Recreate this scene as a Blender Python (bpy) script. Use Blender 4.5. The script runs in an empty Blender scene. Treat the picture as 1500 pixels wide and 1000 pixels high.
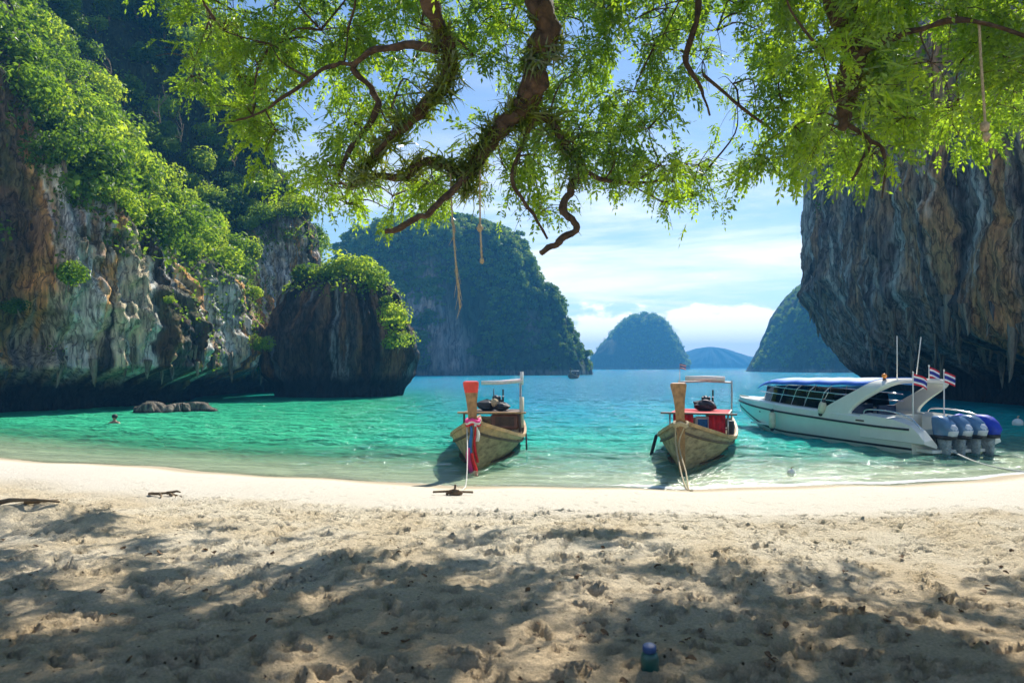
import bpy, math, random
import numpy as np
from mathutils import Vector, Matrix

# ------------------------------------------------------------------ scene, camera, sky, sun
scene = bpy.context.scene
C = scene.collection
CAMZ = 2.6
cam_d = bpy.data.cameras.new('camera'); cam = bpy.data.objects.new('camera', cam_d); C.objects.link(cam)
cam.location = (0, 0, CAMZ); cam.rotation_euler = (math.radians(90), 0, 0)
cam_d.sensor_width = 36; cam_d.lens = 24; cam_d.shift_y = 37 / 1500
cam_d.clip_start = 0.05; cam_d.clip_end = 6000
cam_d.dof.use_dof = True; cam_d.dof.focus_distance = 22; cam_d.dof.aperture_fstop = 2.4
scene.camera = cam

SUN_EL, SUN_AZ = math.radians(45), math.radians(27)         # azimuth from +Y towards +X
SUN = Vector((math.sin(SUN_AZ) * math.cos(SUN_EL), math.cos(SUN_AZ) * math.cos(SUN_EL), math.sin(SUN_EL)))
sl = bpy.data.lights.new('sun', 'SUN'); sl.energy = 5.0; sl.angle = math.radians(0.5); sl.color = (1, .95, .86)
sun = bpy.data.objects.new('sun', sl); C.objects.link(sun)
sun.rotation_euler = (-SUN).to_track_quat('-Z', 'Y').to_euler(); sun.location = (20, 40, 60)

world = bpy.data.worlds.new('World'); scene.world = world; world.use_nodes = True
wt = world.node_tree; wn = wt.nodes; wl = wt.links
wn.clear()
def wnode(t, **k):
    n = wn.new(t)
    for a, b in k.items(): setattr(n, a, b)
    return n
w_out = wnode('ShaderNodeOutputWorld')
sky = wnode('ShaderNodeTexSky', sky_type='NISHITA', sun_disc=False, sun_elevation=SUN_EL, sun_rotation=SUN_AZ,
            altitude=0, air_density=1.0, dust_density=0.1, ozone_density=4.0)
bg_sky = wnode('ShaderNodeBackground'); bg_sky.inputs[1].default_value = 0.10
wl.new(sky.outputs[0], bg_sky.inputs[0])
bg_cl = wnode('ShaderNodeBackground'); bg_cl.inputs[0].default_value = (1, .985, .96, 1); bg_cl.inputs[1].default_value = 1.05
mixw = wnode('ShaderNodeMixShader')
wl.new(bg_sky.outputs[0], mixw.inputs[1]); wl.new(bg_cl.outputs[0], mixw.inputs[2]); wl.new(mixw.outputs[0], w_out.inputs[0])
tc = wnode('ShaderNodeTexCoord'); sep = wnode('ShaderNodeSeparateXYZ'); wl.new(tc.outputs['Generated'], sep.inputs[0])
def wmath(op, a, b=None, c=None, clamp=False):
    n = wnode('ShaderNodeMath', operation=op, use_clamp=clamp)
    for i, v in enumerate((a, b, c)):
        if v is None: continue
        if isinstance(v, (int, float)): n.inputs[i].default_value = v
        else: wl.new(v, n.inputs[i])
    return n.outputs[0]
zz = wmath('MAXIMUM', sep.outputs['Z'], 0.0)
zp = wmath('ADD', zz, 0.10)
# high thin cloud: a flat layer seen in perspective
cmb = wnode('ShaderNodeCombineXYZ')
wl.new(wmath('DIVIDE', sep.outputs['X'], zp), cmb.inputs[0]); wl.new(wmath('DIVIDE', sep.outputs['Y'], zp), cmb.inputs[1])
mp = wnode('ShaderNodeMapping'); mp.inputs['Scale'].default_value = (.55, 1.0, 1); mp.inputs['Location'].default_value = (3.3, 1.6, 0); mp.inputs['Rotation'].default_value = (0, 0, .25)
wl.new(cmb.outputs[0], mp.inputs[0])
n1 = wnode('ShaderNodeTexNoise'); n1.inputs['Scale'].default_value = .55; n1.inputs['Detail'].default_value = 9; n1.inputs['Roughness'].default_value = .62; n1.inputs['Distortion'].default_value = .6
wl.new(mp.outputs[0], n1.inputs['Vector'])
r1 = wnode('ShaderNodeMapRange', interpolation_type='SMOOTHSTEP'); r1.inputs[1].default_value = .46; r1.inputs[2].default_value = .70; r1.inputs[4].default_value = .9
wl.new(n1.outputs['Fac'], r1.inputs[0])
# heaped cloud low over the sea, all round
mp2 = wnode('ShaderNodeMapping'); mp2.inputs['Scale'].default_value = (1, 1, 2.0); mp2.inputs['Location'].default_value = (.4, .2, .1)
wl.new(tc.outputs['Generated'], mp2.inputs[0])
n2 = wnode('ShaderNodeTexNoise'); n2.inputs['Scale'].default_value = 13; n2.inputs['Detail'].default_value = 8; n2.inputs['Roughness'].default_value = .55
wl.new(mp2.outputs[0], n2.inputs['Vector'])
edge = wmath('MULTIPLY_ADD', n2.outputs['Fac'], .20, -.015)         # height of the cloud tops
r2 = wnode('ShaderNodeMapRange', interpolation_type='SMOOTHSTEP'); r2.inputs[1].default_value = -.012; r2.inputs[2].default_value = .012
wl.new(wmath('SUBTRACT', edge, zz), r2.inputs[0])
r2m = wmath('MULTIPLY', r2.outputs[0], .85)
thin = wnode('ShaderNodeMapRange', interpolation_type='SMOOTHSTEP'); thin.inputs[1].default_value = .20; thin.inputs[2].default_value = .36; thin.inputs[3].default_value = 1; thin.inputs[4].default_value = .25; wl.new(zz, thin.inputs[0])
veil = wmath('MULTIPLY', r1.outputs[0], thin.outputs[0])
wl.new(wmath('MAXIMUM', veil, r2m), mixw.inputs[0])
wl.new(wmath('MULTIPLY_ADD', r2m, .5, 1.0), bg_cl.inputs[1])      # sunlit heaps are brighter than the thin veil

vs = scene.view_settings
vs.view_transform = 'Standard'; vs.look = 'None'; vs.exposure = 0.7; vs.gamma = 1; vs.use_curve_mapping = False
cy = scene.cycles
cy.use_denoising = True; cy.max_bounces = 6; cy.diffuse_bounces = 4; cy.glossy_bounces = 3; cy.transmission_bounces = 4
cy.transparent_max_bounces = 12; cy.volume_bounces = 0; cy.caustics_reflective = False; cy.caustics_refractive = False
cy.sample_clamp_indirect = 4; cy.use_adaptive_sampling = True; cy.adaptive_threshold = .02

random.seed(4)
RNG = np.random.default_rng(11)

# ------------------------------------------------------------------ numpy noise
def _hash(ix, iy, iz, seed):
    h = (ix.astype(np.int64) * 374761393 + iy.astype(np.int64) * 668265263 + iz.astype(np.int64) * 2147483647 + seed * 1274126177) & 0xffffffff
    h = ((h ^ (h >> 13)) * 1274126177) & 0xffffffff
    h = ((h ^ (h >> 15)) * 2246822519) & 0xffffffff
    return ((h ^ (h >> 16)) & 0xffff).astype(np.float32) / 65535.0
def vnoise(x, y, z, seed=0):
    x, y, z = np.broadcast_arrays(np.asarray(x, np.float32), np.asarray(y, np.float32), np.asarray(z, np.float32))
    ix, iy, iz = np.floor(x).astype(np.int32), np.floor(y).astype(np.int32), np.floor(z).astype(np.int32)
    fx, fy, fz = x - ix, y - iy, z - iz
    fx, fy, fz = fx*fx*(3-2*fx), fy*fy*(3-2*fy), fz*fz*(3-2*fz)
    def L(a, b, t): return a + (b - a) * t
    c = lambda a, b, d: _hash(ix + a, iy + b, iz + d, seed)
    return L(L(L(c(0,0,0), c(1,0,0), fx), L(c(0,1,0), c(1,1,0), fx), fy),
             L(L(c(0,0,1), c(1,0,1), fx), L(c(0,1,1), c(1,1,1), fx), fy), fz)
def fbm(x, y, z=0.0, o=4, seed=0, gain=.5):
    s = 0; a = 1; t = 0; x, y, z = np.asarray(x, np.float32), np.asarray(y, np.float32), np.asarray(z, np.float32)
    for i in range(o):
        s = s + a * vnoise(x, y, z, seed + i * 17); t += a; a *= gain
        x, y, z = x * 2.03 + 11.3, y * 2.03 + 5.7, z * 2.03 + 3.1
    return s / t
def ridged(x, y, z=0.0, o=3, seed=0):
    s = 0; a = 1; t = 0; x, y, z = np.asarray(x, np.float32), np.asarray(y, np.float32), np.asarray(z, np.float32)
    for i in range(o):
        s = s + a * (1 - np.abs(2 * vnoise(x, y, z, seed + i * 13) - 1)); t += a; a *= .5
        x, y, z = x * 2.1 + 3.3, y * 2.1 + 9.1, z * 2.1 + 1.7
    return s / t
def sstep(a, b, x):
    t = np.clip((np.asarray(x, np.float32) - a) / (b - a), 0, 1); return t * t * (3 - 2 * t)
def mixc(a, b, t):
    return a + (np.asarray(b, np.float32) - a) * t[..., None]

# ------------------------------------------------------------------ object helpers
def tag(o, label=None, cat=None, group=None, kind=None):
    if label: o['label'] = label
    if cat: o['category'] = cat
    if group: o['group'] = group
    if kind: o['kind'] = kind
    return o
def empty(name, loc=(0, 0, 0), rz=0.0):
    o = bpy.data.objects.new(name, None); C.objects.link(o); o.location = loc; o.rotation_euler = (0, 0, rz); o.empty_display_size = .3
    return o
def link(name, me, mat=None, parent=None):
    o = bpy.data.objects.new(name, me); C.objects.link(o)
    if mat is not None and not me.materials: me.materials.append(mat)
    if parent is not None: o.parent = parent
    return o
def np_mesh(name, V, F, cols=None, smooth=True, attr=None):
    me = bpy.data.meshes.new(name); V = np.ascontiguousarray(V, np.float32).reshape(-1, 3); F = np.ascontiguousarray(F, np.int32)
    n, k = F.shape
    me.vertices.add(len(V)); me.vertices.foreach_set('co', V.ravel())
    me.loops.add(n * k); me.loops.foreach_set('vertex_index', F.ravel())
    me.polygons.add(n); me.polygons.foreach_set('loop_start', np.arange(0, n * k, k, dtype=np.int32))
    me.polygons.foreach_set('loop_total', np.full(n, k, np.int32))
    me.update(calc_edges=True)
    me.polygons.foreach_set('use_smooth', np.full(n, smooth, bool))
    if cols is not None:
        ca = me.color_attributes.new('Col', 'FLOAT_COLOR', 'POINT')
        c4 = np.ones((len(V), 4), np.float32); c4[:, :3] = np.asarray(cols, np.float32).reshape(-1, 3); ca.data.foreach_set('color', c4.ravel())
    if attr:
        for nm, a in attr.items():
            at = me.attributes.new(nm, 'FLOAT', 'POINT'); at.data.foreach_set('value', np.ascontiguousarray(a, np.float32).ravel())
    return me
def grid_faces(n, m, wrap=False):
    i = np.arange(n if wrap else n - 1); j = np.arange(m - 1)
    I, J = np.meshgrid(i, j, indexing='ij'); I2 = (I + 1) % n
    return np.stack([I * m + J, I2 * m + J, I2 * m + J + 1, I * m + J + 1], -1).reshape(-1, 4)

class MB:
    """collects shapes for ONE part"""
    def __init__(s): s.v = []; s.f = []; s.mi = []; s.cur = 0
    def add(s, vs_, fs):
        b = len(s.v); s.v += [tuple(map(float, v)) for v in vs_]; s.f += [tuple(b + i for i in f) for f in fs]; s.mi += [s.cur] * len(fs); return s
    def box(s, c, d, rz=0.0, rx=0.0, ry=0.0):
        R = Matrix.Rotation(rz, 3, 'Z') @ Matrix.Rotation(ry, 3, 'Y') @ Matrix.Rotation(rx, 3, 'X'); c = Vector(c); h = [x / 2 for x in d]; bv = min(h) * .25
        vs_ = []
        for sx in (-1, 1):
            for sy in (-1, 1):
                for sz in (-1, 1):
                    vs_ += [c + R @ Vector((sx*(h[0]-bv), sy*(h[1]-bv), sz*h[2])), c + R @ Vector((sx*(h[0]-bv), sy*h[1], sz*(h[2]-bv))), c + R @ Vector((sx*h[0], sy*(h[1]-bv), sz*(h[2]-bv)))]
        def ix(a, b, d_, k): return ((a*2+b)*2+d_)*3+k
        fs = []
        for q in (0, 1):
            fs += [(ix(0,0,q,0), ix(1,0,q,0), ix(1,1,q,0), ix(0,1,q,0)), (ix(0,q,0,1), ix(1,q,0,1), ix(1,q,1,1), ix(0,q,1,1)), (ix(q,0,0,2), ix(q,1,0,2), ix(q,1,1,2), ix(q,0,1,2))]
        for a in (0, 1):
            for b in (0, 1):
                fs += [(ix(0,a,b,0), ix(1,a,b,0), ix(1,a,b,1), ix(0,a,b,1)), (ix(a,0,b,0), ix(a,1,b,0), ix(a,1,b,2), ix(a,0,b,2)), (ix(a,b,0,1), ix(a,b,1,1), ix(a,b,1,2), ix(a,b,0,2))]
                for d_ in (0, 1): fs.append((ix(a,b,d_,0), ix(a,b,d_,1), ix(a,b,d_,2)))
        return s.add(vs_, fs)
    def tube(s, pts, r, k=8, caps=True, rough=0.0):
        pts = [Vector(p) for p in pts]; n = len(pts)
        rs = r if isinstance(r, (list, tuple, np.ndarray)) else [r] * n
        up = Vector((0, 0, 1)); t0 = (pts[1] - pts[0]).normalized()
        if abs(t0.dot(up)) > .9: up = Vector((1, 0, 0))
        x = t0.cross(up).normalized(); vs_ = []
        for i in range(n):
            t = (pts[min(i + 1, n - 1)] - pts[max(i - 1, 0)]).normalized(); x = (x - t * x.dot(t)).normalized(); y = t.cross(x)
            for j in range(k):
                a = 2 * math.pi * j / k; rr = rs[i] * (1 + rough * (random.random() - .5)); vs_.append(pts[i] + x * (math.cos(a) * rr) + y * (math.sin(a) * rr))
        fs = [(i*k+j, i*k+(j+1) % k, (i+1)*k+(j+1) % k, (i+1)*k+j) for i in range(n - 1) for j in range(k)]
        if caps: fs += [tuple(range(k))[::-1], tuple((n-1)*k+j for j in range(k))]
        return s.add(vs_, fs)
    def loft(s, secs, k=14, e=2.6, caps=True):
        """secs: (centre, half-x, half-y) stacked superellipses in planes parallel to xy"""
        vs_ = []
        for c, a, b in secs:
            for j in range(k):
                t = 2 * math.pi * j / k; ct, st = math.cos(t), math.sin(t)
                vs_.append((c[0] + a * math.copysign(abs(ct) ** (2 / e), ct), c[1] + b * math.copysign(abs(st) ** (2 / e), st), c[2]))
        n = len(secs); fs = [(i*k+j, i*k+(j+1) % k, (i+1)*k+(j+1) % k, (i+1)*k+j) for i in range(n - 1) for j in range(k)]
        if caps: fs += [tuple(range(k))[::-1], tuple((n-1)*k+j for j in range(k))]
        return s.add(vs_, fs)
    def sweep(s, rings, close=True, caps=True):
        k = len(rings[0]); n = len(rings); vs_ = [p for r in rings for p in r]; kk = k if close else k - 1
        fs = [(i*k+j, i*k+(j+1) % k, (i+1)*k+(j+1) % k, (i+1)*k+j) for i in range(n - 1) for j in range(kk)]
        if close and caps: fs += [tuple(range(k))[::-1], tuple((n-1)*k+j for j in range(k))]
        return s.add(vs_, fs)
    def ball(s, c, r, k=10, sc=(1, 1, 1), lump=0.0):
        vs_ = []; m = k // 2 + 1
        for i in range(m + 1):
            ph = math.pi * i / m
            for j in range(k):
                th = 2 * math.pi * j / k; q = r * (1 + lump * (random.random() - .5))
                vs_.append((c[0] + q * sc[0] * math.sin(ph) * math.cos(th), c[1] + q * sc[1] * math.sin(ph) * math.sin(th), c[2] + q * sc[2] * math.cos(ph)))
        return s.add(vs_, [(i*k+j, (i+1)*k+j, (i+1)*k+(j+1) % k, i*k+(j+1) % k) for i in range(m) for j in range(k)])
    def build(s, name, mat, parent=None, smooth=False, solid=0.0, offset=-1):
        me = bpy.data.meshes.new(name); me.from_pydata(s.v, [], s.f); me.validate()
        for m in (mat if isinstance(mat, (list, tuple)) else [mat]): me.materials.append(m)
        if len(me.polygons) == len(s.mi): me.polygons.foreach_set('material_index', s.mi)
        me.polygons.foreach_set('use_smooth', [smooth] * len(me.polygons)); me.update()
        import bmesh
        bm = bmesh.new(); bm.from_mesh(me); bmesh.ops.recalc_face_normals(bm, faces=bm.faces); bm.to_mesh(me); bm.free()
        o = link(name, me, None, parent)
        if solid: md = o.modifiers.new('thickness', 'SOLIDIFY'); md.thickness = solid; md.offset = offset
        return o
def catmull(pts, n):
    pts = [np.array(p, float) for p in pts]; P = [2*pts[0]-pts[1]] + pts + [2*pts[-1]-pts[-2]]; out = []
    for i in range(1, len(P) - 2):
        for k in range(n):
            t = k / n; a, b, c, d = P[i-1], P[i], P[i+1], P[i+2]
            out.append(.5 * (2*b + (c-a)*t + (2*a-5*b+4*c-d)*t*t + (3*b-a-3*c+d)*t**3))
    out.append(pts[-1]); return np.array(out)
def px(x, y, D): return Vector(((x - 750) / 1000 * D, D, CAMZ + (537 - y) / 1000 * D))

# ------------------------------------------------------------------ materials
def nt(name):
    m = bpy.data.materials.new(name); m.use_nodes = True; t = m.node_tree; t.nodes.clear()
    def N(ty, **k):
        n = t.nodes.new(ty)
        for a, b in k.items():
            if a.startswith('_'): n.inputs[a[1:].replace('_', ' ')].default_value = b
            else: setattr(n, a, b)
        return n
    return m, t, N, t.links.new
def c4(c): return (c[0], c[1], c[2], 1)
def M(name, c, r=.55, metal=0.0, var=.25, sc=5.0, bump=.15, bs=40.0, stretch=(1, 1, 1), c2=None, spec=.5, sheen=0):
    m, t, N, L = nt(name); out = N('ShaderNodeOutputMaterial'); b = N('ShaderNodeBsdfPrincipled'); L(b.outputs[0], out.inputs[0])
    b.inputs['Roughness'].default_value = r; b.inputs['Metallic'].default_value = metal; b.inputs['Specular IOR Level'].default_value = spec
    co = N('ShaderNodeTexCoord'); mp_ = N('ShaderNodeMapping'); mp_.inputs['Scale'].default_value = stretch; L(co.outputs['Object'], mp_.inputs[0])
    n = N('ShaderNodeTexNoise', _Scale=sc, _Detail=6.0, _Roughness=.6); L(mp_.outputs[0], n.inputs['Vector'])
    rp = N('ShaderNodeValToRGB'); rp.color_ramp.elements[0].position = .3; rp.color_ramp.elements[1].position = .7
    lo = [x * (1 - var) for x in c]; hi = c2 if c2 else [min(1, x * (1 + var)) for x in c]
    rp.color_ramp.elements[0].color = c4(lo); rp.color_ramp.elements[1].color = c4(hi)
    L(n.outputs['Fac'], rp.inputs[0]); L(rp.outputs[0], b.inputs['Base Color'])
    if bump:
        n2_ = N('ShaderNodeTexNoise', _Scale=bs, _Detail=4.0); L(mp_.outputs[0], n2_.inputs['Vector'])
        bp = N('ShaderNodeBump', _Strength=bump, _Distance=.02); L(n2_.outputs['Fac'], bp.inputs['Height']); L(bp.outputs[0], b.inputs['Normal'])
    return m
def leaf_mat(name, c, tr, var=.35, trans=.5, gloss=.06, rnd=.5):
    m, t, N, L = nt(name); out = N('ShaderNodeOutputMaterial')
    oi = N('ShaderNodeObjectInfo'); geo = N('ShaderNodeNewGeometry'); n = N('ShaderNodeTexNoise', _Scale=1.3, _Detail=3.0); L(geo.outputs['Position'], n.inputs['Vector'])
    ad = N('ShaderNodeMath', operation='MULTIPLY_ADD'); L(oi.outputs['Random'], ad.inputs[0]); ad.inputs[1].default_value = rnd; 
    su = N('ShaderNodeMath', operation='MULTIPLY_ADD'); L(n.outputs['Fac'], su.inputs[0]); su.inputs[1].default_value = 1.2; su.inputs[2].default_value = -.6 - rnd / 2 + .5; L(su.outputs[0], ad.inputs[2])
    ri = N('ShaderNodeMath', operation='MULTIPLY_ADD', use_clamp=True); L(geo.outputs['Random Per Island'], ri.inputs[0]); ri.inputs[1].default_value = .5; L(ad.outputs[0], ri.inputs[2])
    def ramp(cc):
        r_ = N('ShaderNodeValToRGB'); e = r_.color_ramp.elements; e[0].position = .15; e[1].position = .95
        e[0].color = c4([cc[0]*(1-var)*.7, cc[1]*(1-var), cc[2]*(1-var)]); e[1].color = c4([min(1, cc[0]*(1+var)*1.15), min(1, cc[1]*(1+var)), cc[2]*.9]); L(ri.outputs[0], r_.inputs[0]); return r_
    d = N('ShaderNodeBsdfDiffuse'); L(ramp(c).outputs[0], d.inputs[0]); tr_ = N('ShaderNodeBsdfTranslucent'); L(ramp(tr).outputs[0], tr_.inputs[0])
    mx = N('ShaderNodeMixShader'); mx.inputs[0].default_value = trans; L(d.outputs[0], mx.inputs[1]); L(tr_.outputs[0], mx.inputs[2])
    g = N('ShaderNodeBsdfGlossy', _Roughness=.35); g.inputs[0].default_value = (1, 1, 1, 1)
    mg = N('ShaderNodeMixShader'); mg.inputs[0].default_value = gloss; L(mx.outputs[0], mg.inputs[1]); L(g.outputs[0], mg.inputs[2]); L(mg.outputs[0], out.inputs[0])
    return m
def rock_mat(name, bump=1.0, scale=1.0):
    m, t, N, L = nt(name); out = N('ShaderNodeOutputMaterial'); b = N('ShaderNodeBsdfPrincipled', _Roughness=.88); b.inputs['Specular IOR Level'].default_value = .25; L(b.outputs[0], out.inputs[0])
    at = N('ShaderNodeVertexColor', layer_name='Col'); co = N('ShaderNodeTexCoord'); mp_ = N('ShaderNodeMapping'); mp_.inputs['Scale'].default_value = (scale, scale, scale * .22); L(co.outputs['Object'], mp_.inputs[0])
    n = N('ShaderNodeTexNoise', _Scale=3.2, _Detail=9.0, _Roughness=.7, _Distortion=.25); L(mp_.outputs[0], n.inputs['Vector'])
    mr = N('ShaderNodeMapRange', _To_Min=.30, _To_Max=1.75); mr.inputs[1].default_value = .3; mr.inputs[2].default_value = .72; L(n.outputs['Fac'], mr.inputs[0])
    mp4 = N('ShaderNodeMapping'); mp4.inputs['Scale'].default_value = (scale, scale, scale * .16); L(co.outputs['Object'], mp4.inputs[0])
    nk = N('ShaderNodeTexNoise', _Scale=1.7, _Detail=6.0, _Roughness=.55, _Distortion=.15); L(mp4.outputs[0], nk.inputs['Vector'])
    ck_ = N('ShaderNodeMath', operation='SUBTRACT'); L(nk.outputs['Fac'], ck_.inputs[0]); ck_.inputs[1].default_value = .5
    ca_ = N('ShaderNodeMath', operation='ABSOLUTE'); L(ck_.outputs[0], ca_.inputs[0])
    cr_ = N('ShaderNodeMapRange', _To_Min=.38, _To_Max=1.0); cr_.inputs[1].default_value = .004; cr_.inputs[2].default_value = .045; L(ca_.outputs[0], cr_.inputs[0])  # dark cracks: lichen stain plus crevice shade put into the colour
    mk_ = N('ShaderNodeMath', operation='MULTIPLY'); L(mr.outputs[0], mk_.inputs[0]); L(cr_.outputs[0], mk_.inputs[1])
    mm = N('ShaderNodeMix', data_type='RGBA', blend_type='MULTIPLY'); mm.inputs[0].default_value = 1; L(at.outputs[0], mm.inputs[6]); L(mk_.outputs[0], mm.inputs[7]); L(mm.outputs[2], b.inputs['Base Color'])
    mp3 = N('ShaderNodeMapping'); mp3.inputs['Scale'].default_value = (scale, scale, scale * .5); L(co.outputs['Object'], mp3.inputs[0])
    n3 = N('ShaderNodeTexNoise', _Scale=2.4, _Detail=10.0, _Roughness=.7); L(mp3.outputs[0], n3.inputs['Vector'])
    ads0 = N('ShaderNodeMath', operation='MULTIPLY_ADD'); L(cr_.outputs[0], ads0.inputs[0]); ads0.inputs[1].default_value = .35; L(n.outputs['Fac'], ads0.inputs[2])
    ads = N('ShaderNodeMath', operation='ADD'); L(ads0.outputs[0], ads.inputs[0]); L(n3.outputs['Fac'], ads.inputs[1])
    bp = N('ShaderNodeBump', _Strength=bump, _Distance=.45 / scale); L(ads.outputs[0], bp.inputs['Height']); L(bp.outputs[0], b.inputs['Normal'])
    return m

MAT = {}
MAT['rock'] = rock_mat('limestone')
MAT['rock_far'] = rock_mat('limestone_far', .5, .25)
MAT['leaf_near'] = leaf_mat('canopy_leaf', (.06, .13, .014), (.38, .60, .028), var=.5, trans=.58, gloss=.05)
MAT['leaf_cliff'] = leaf_mat('cliff_leaf', (.055, .115, .02), (.22, .40, .03), var=.55, trans=.42, rnd=.8, gloss=.015)
MAT['leaf_bright'] = leaf_mat('bright_leaf', (.12, .22, .02), (.48, .66, .05), trans=.5, gloss=.015)
MAT['leaf_far'] = leaf_mat('island_leaf', (.08, .15, .03), (.24, .40, .05), trans=.35, rnd=.8, gloss=.02)
MAT['strap'] = leaf_mat('strap_leaf', (.07, .11, .015), (.30, .40, .03), trans=.4)
MAT['dry'] = M('dry_leaf', (.16, .085, .035), .8, var=.5, sc=3)
MAT['bark'] = M('bark', (.045, .027, .016), .9, var=.6, sc=9, bump=1.0, bs=22, c2=(.13, .08, .042))
MAT['stem'] = M('stem', (.16, .12, .08), .9, var=.4, sc=4)
MAT['wood'] = M('weathered_hull_wood', (.25, .17, .075), .7, var=.45, sc=3, stretch=(2, .6, 3), bump=.4, bs=22, c2=(.46, .35, .19))
MAT['wood_dark'] = M('dark_wood', (.10, .055, .028), .65, var=.4, sc=5, bump=.3)
MAT['wood_tan'] = M('tan_stem_wood', (.30, .17, .075), .6, var=.45, sc=4, stretch=(3, 3, 1), bump=.4)
MAT['rail_wood'] = M('gunwale_wood', (.50, .28, .11), .55, var=.35, sc=4, stretch=(2, .5, 2), bump=.3)
MAT['red'] = M('red_paint', (.60, .045, .03), .5, var=.2, sc=6)
MAT['red_cloth'] = M('red_cloth', (.62, .015, .02), .8, var=.25, sc=8, bump=.4)
MAT['pink_cloth'] = M('pink_cloth', (.80, .06, .28), .8, var=.2, sc=8, bump=.4)
MAT['blue_cloth'] = M('blue_cloth', (.03, .16, .42), .8, var=.3, sc=8, bump=.4)
MAT['white_cloth'] = M('white_cloth', (.75, .74, .70), .85, var=.12, sc=6, bump=.5)
MAT['metal'] = M('galvanised_pipe', (.45, .45, .43), .4, .6, var=.25, sc=12)
MAT['dark_metal'] = M('dark_engine_metal', (.035, .035, .04), .45, .4, var=.4, sc=12)
MAT['black'] = M('black_rubber', (.02, .02, .022), .6, var=.3)
MAT['gel'] = M('cream_gelcoat', (.80, .79, .70), .22, var=.04, sc=2, bump=0)
MAT['gel_side'] = M('hull_side_gelcoat', (.78, .80, .70), .2, var=.04, sc=2, bump=0)
MAT['vinyl'] = M('blue_canvas', (.012, .15, .62), .6, var=.2, sc=4, bump=.4, bs=14)
MAT['seat'] = M('navy_seat', (.02, .04, .09), .6, var=.3, sc=4)
MAT['chrome'] = M('steel_rail', (.75, .76, .78), .2, .9, var=.1, bump=0)
MAT['cowl'] = M('blue_grey_cowl', (.10, .20, .34), .25, var=.2, sc=3, bump=0)
MAT['cowl_l'] = M('pale_cowl_panel', (.55, .60, .66), .3, var=.15, sc=4, bump=0)
MAT['tarp_blue'] = M('blue_cover', (.01, .04, .42), .6, var=.3, sc=5, bump=.6, bs=10)
MAT['clear'] = M('milky_plastic_wrap', (.24, .29, .30), .35, var=.45, sc=14, bump=.6, bs=18)
MAT['orange'] = M('orange_lens', (.85, .28, .03), .3, var=.1)
MAT['f_red'] = M('flag_red', (.65, .02, .035), .8, var=.12); MAT['f_white'] = M('flag_white', (.80, .80, .80), .8, var=.06); MAT['f_blue'] = M('flag_blue', (.02, .03, .26), .8, var=.15)
MAT['fender'] = M('cream_fender', (.68, .62, .45), .5, var=.15)
MAT['rope'] = M('rope_fibre', (.50, .40, .25), .9, var=.3, sc=40, bump=.8, bs=90)
MAT['rope_w'] = M('white_rope', (.70, .68, .60), .9, var=.2, sc=40, bump=.8, bs=90)
MAT['skin'] = M('skin', (.35, .19, .12), .5, var=.1); MAT['hair'] = M('hair', (.015, .012, .01), .6)
MAT['bottle'] = M('teal_plastic', (.02, .10, .08), .3, var=.35, sc=9, bump=.1); MAT['cap'] = M('blue_plastic', (.02, .06, .17), .6)
MAT['drift'] = M('driftwood', (.16, .11, .06), .9, var=.5, sc=8, bump=.6)
MAT['iron'] = M('rusty_iron', (.16, .10, .055), .8, .3, var=.5, sc=9, bump=.5)

def glass_mat():
    m, t, N, L = nt('tinted_glass'); out = N('ShaderNodeOutputMaterial'); tr = N('ShaderNodeBsdfTransparent'); tr.inputs[0].default_value = (.10, .16, .24, 1)
    g = N('ShaderNodeBsdfGlossy', _Roughness=.04); fr = N('ShaderNodeFresnel', _IOR=1.5); mx = N('ShaderNodeMixShader'); L(fr.outputs[0], mx.inputs[0]); L(tr.outputs[0], mx.inputs[1]); L(g.outputs[0], mx.inputs[2])
    n = N('ShaderNodeTexNoise', _Scale=2.0); bp = N('ShaderNodeBump', _Strength=.03); L(n.outputs['Fac'], bp.inputs['Height']); L(bp.outputs[0], g.inputs['Normal'])
    L(mx.outputs[0], out.inputs[0]); return m
MAT['glass'] = glass_mat()

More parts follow.
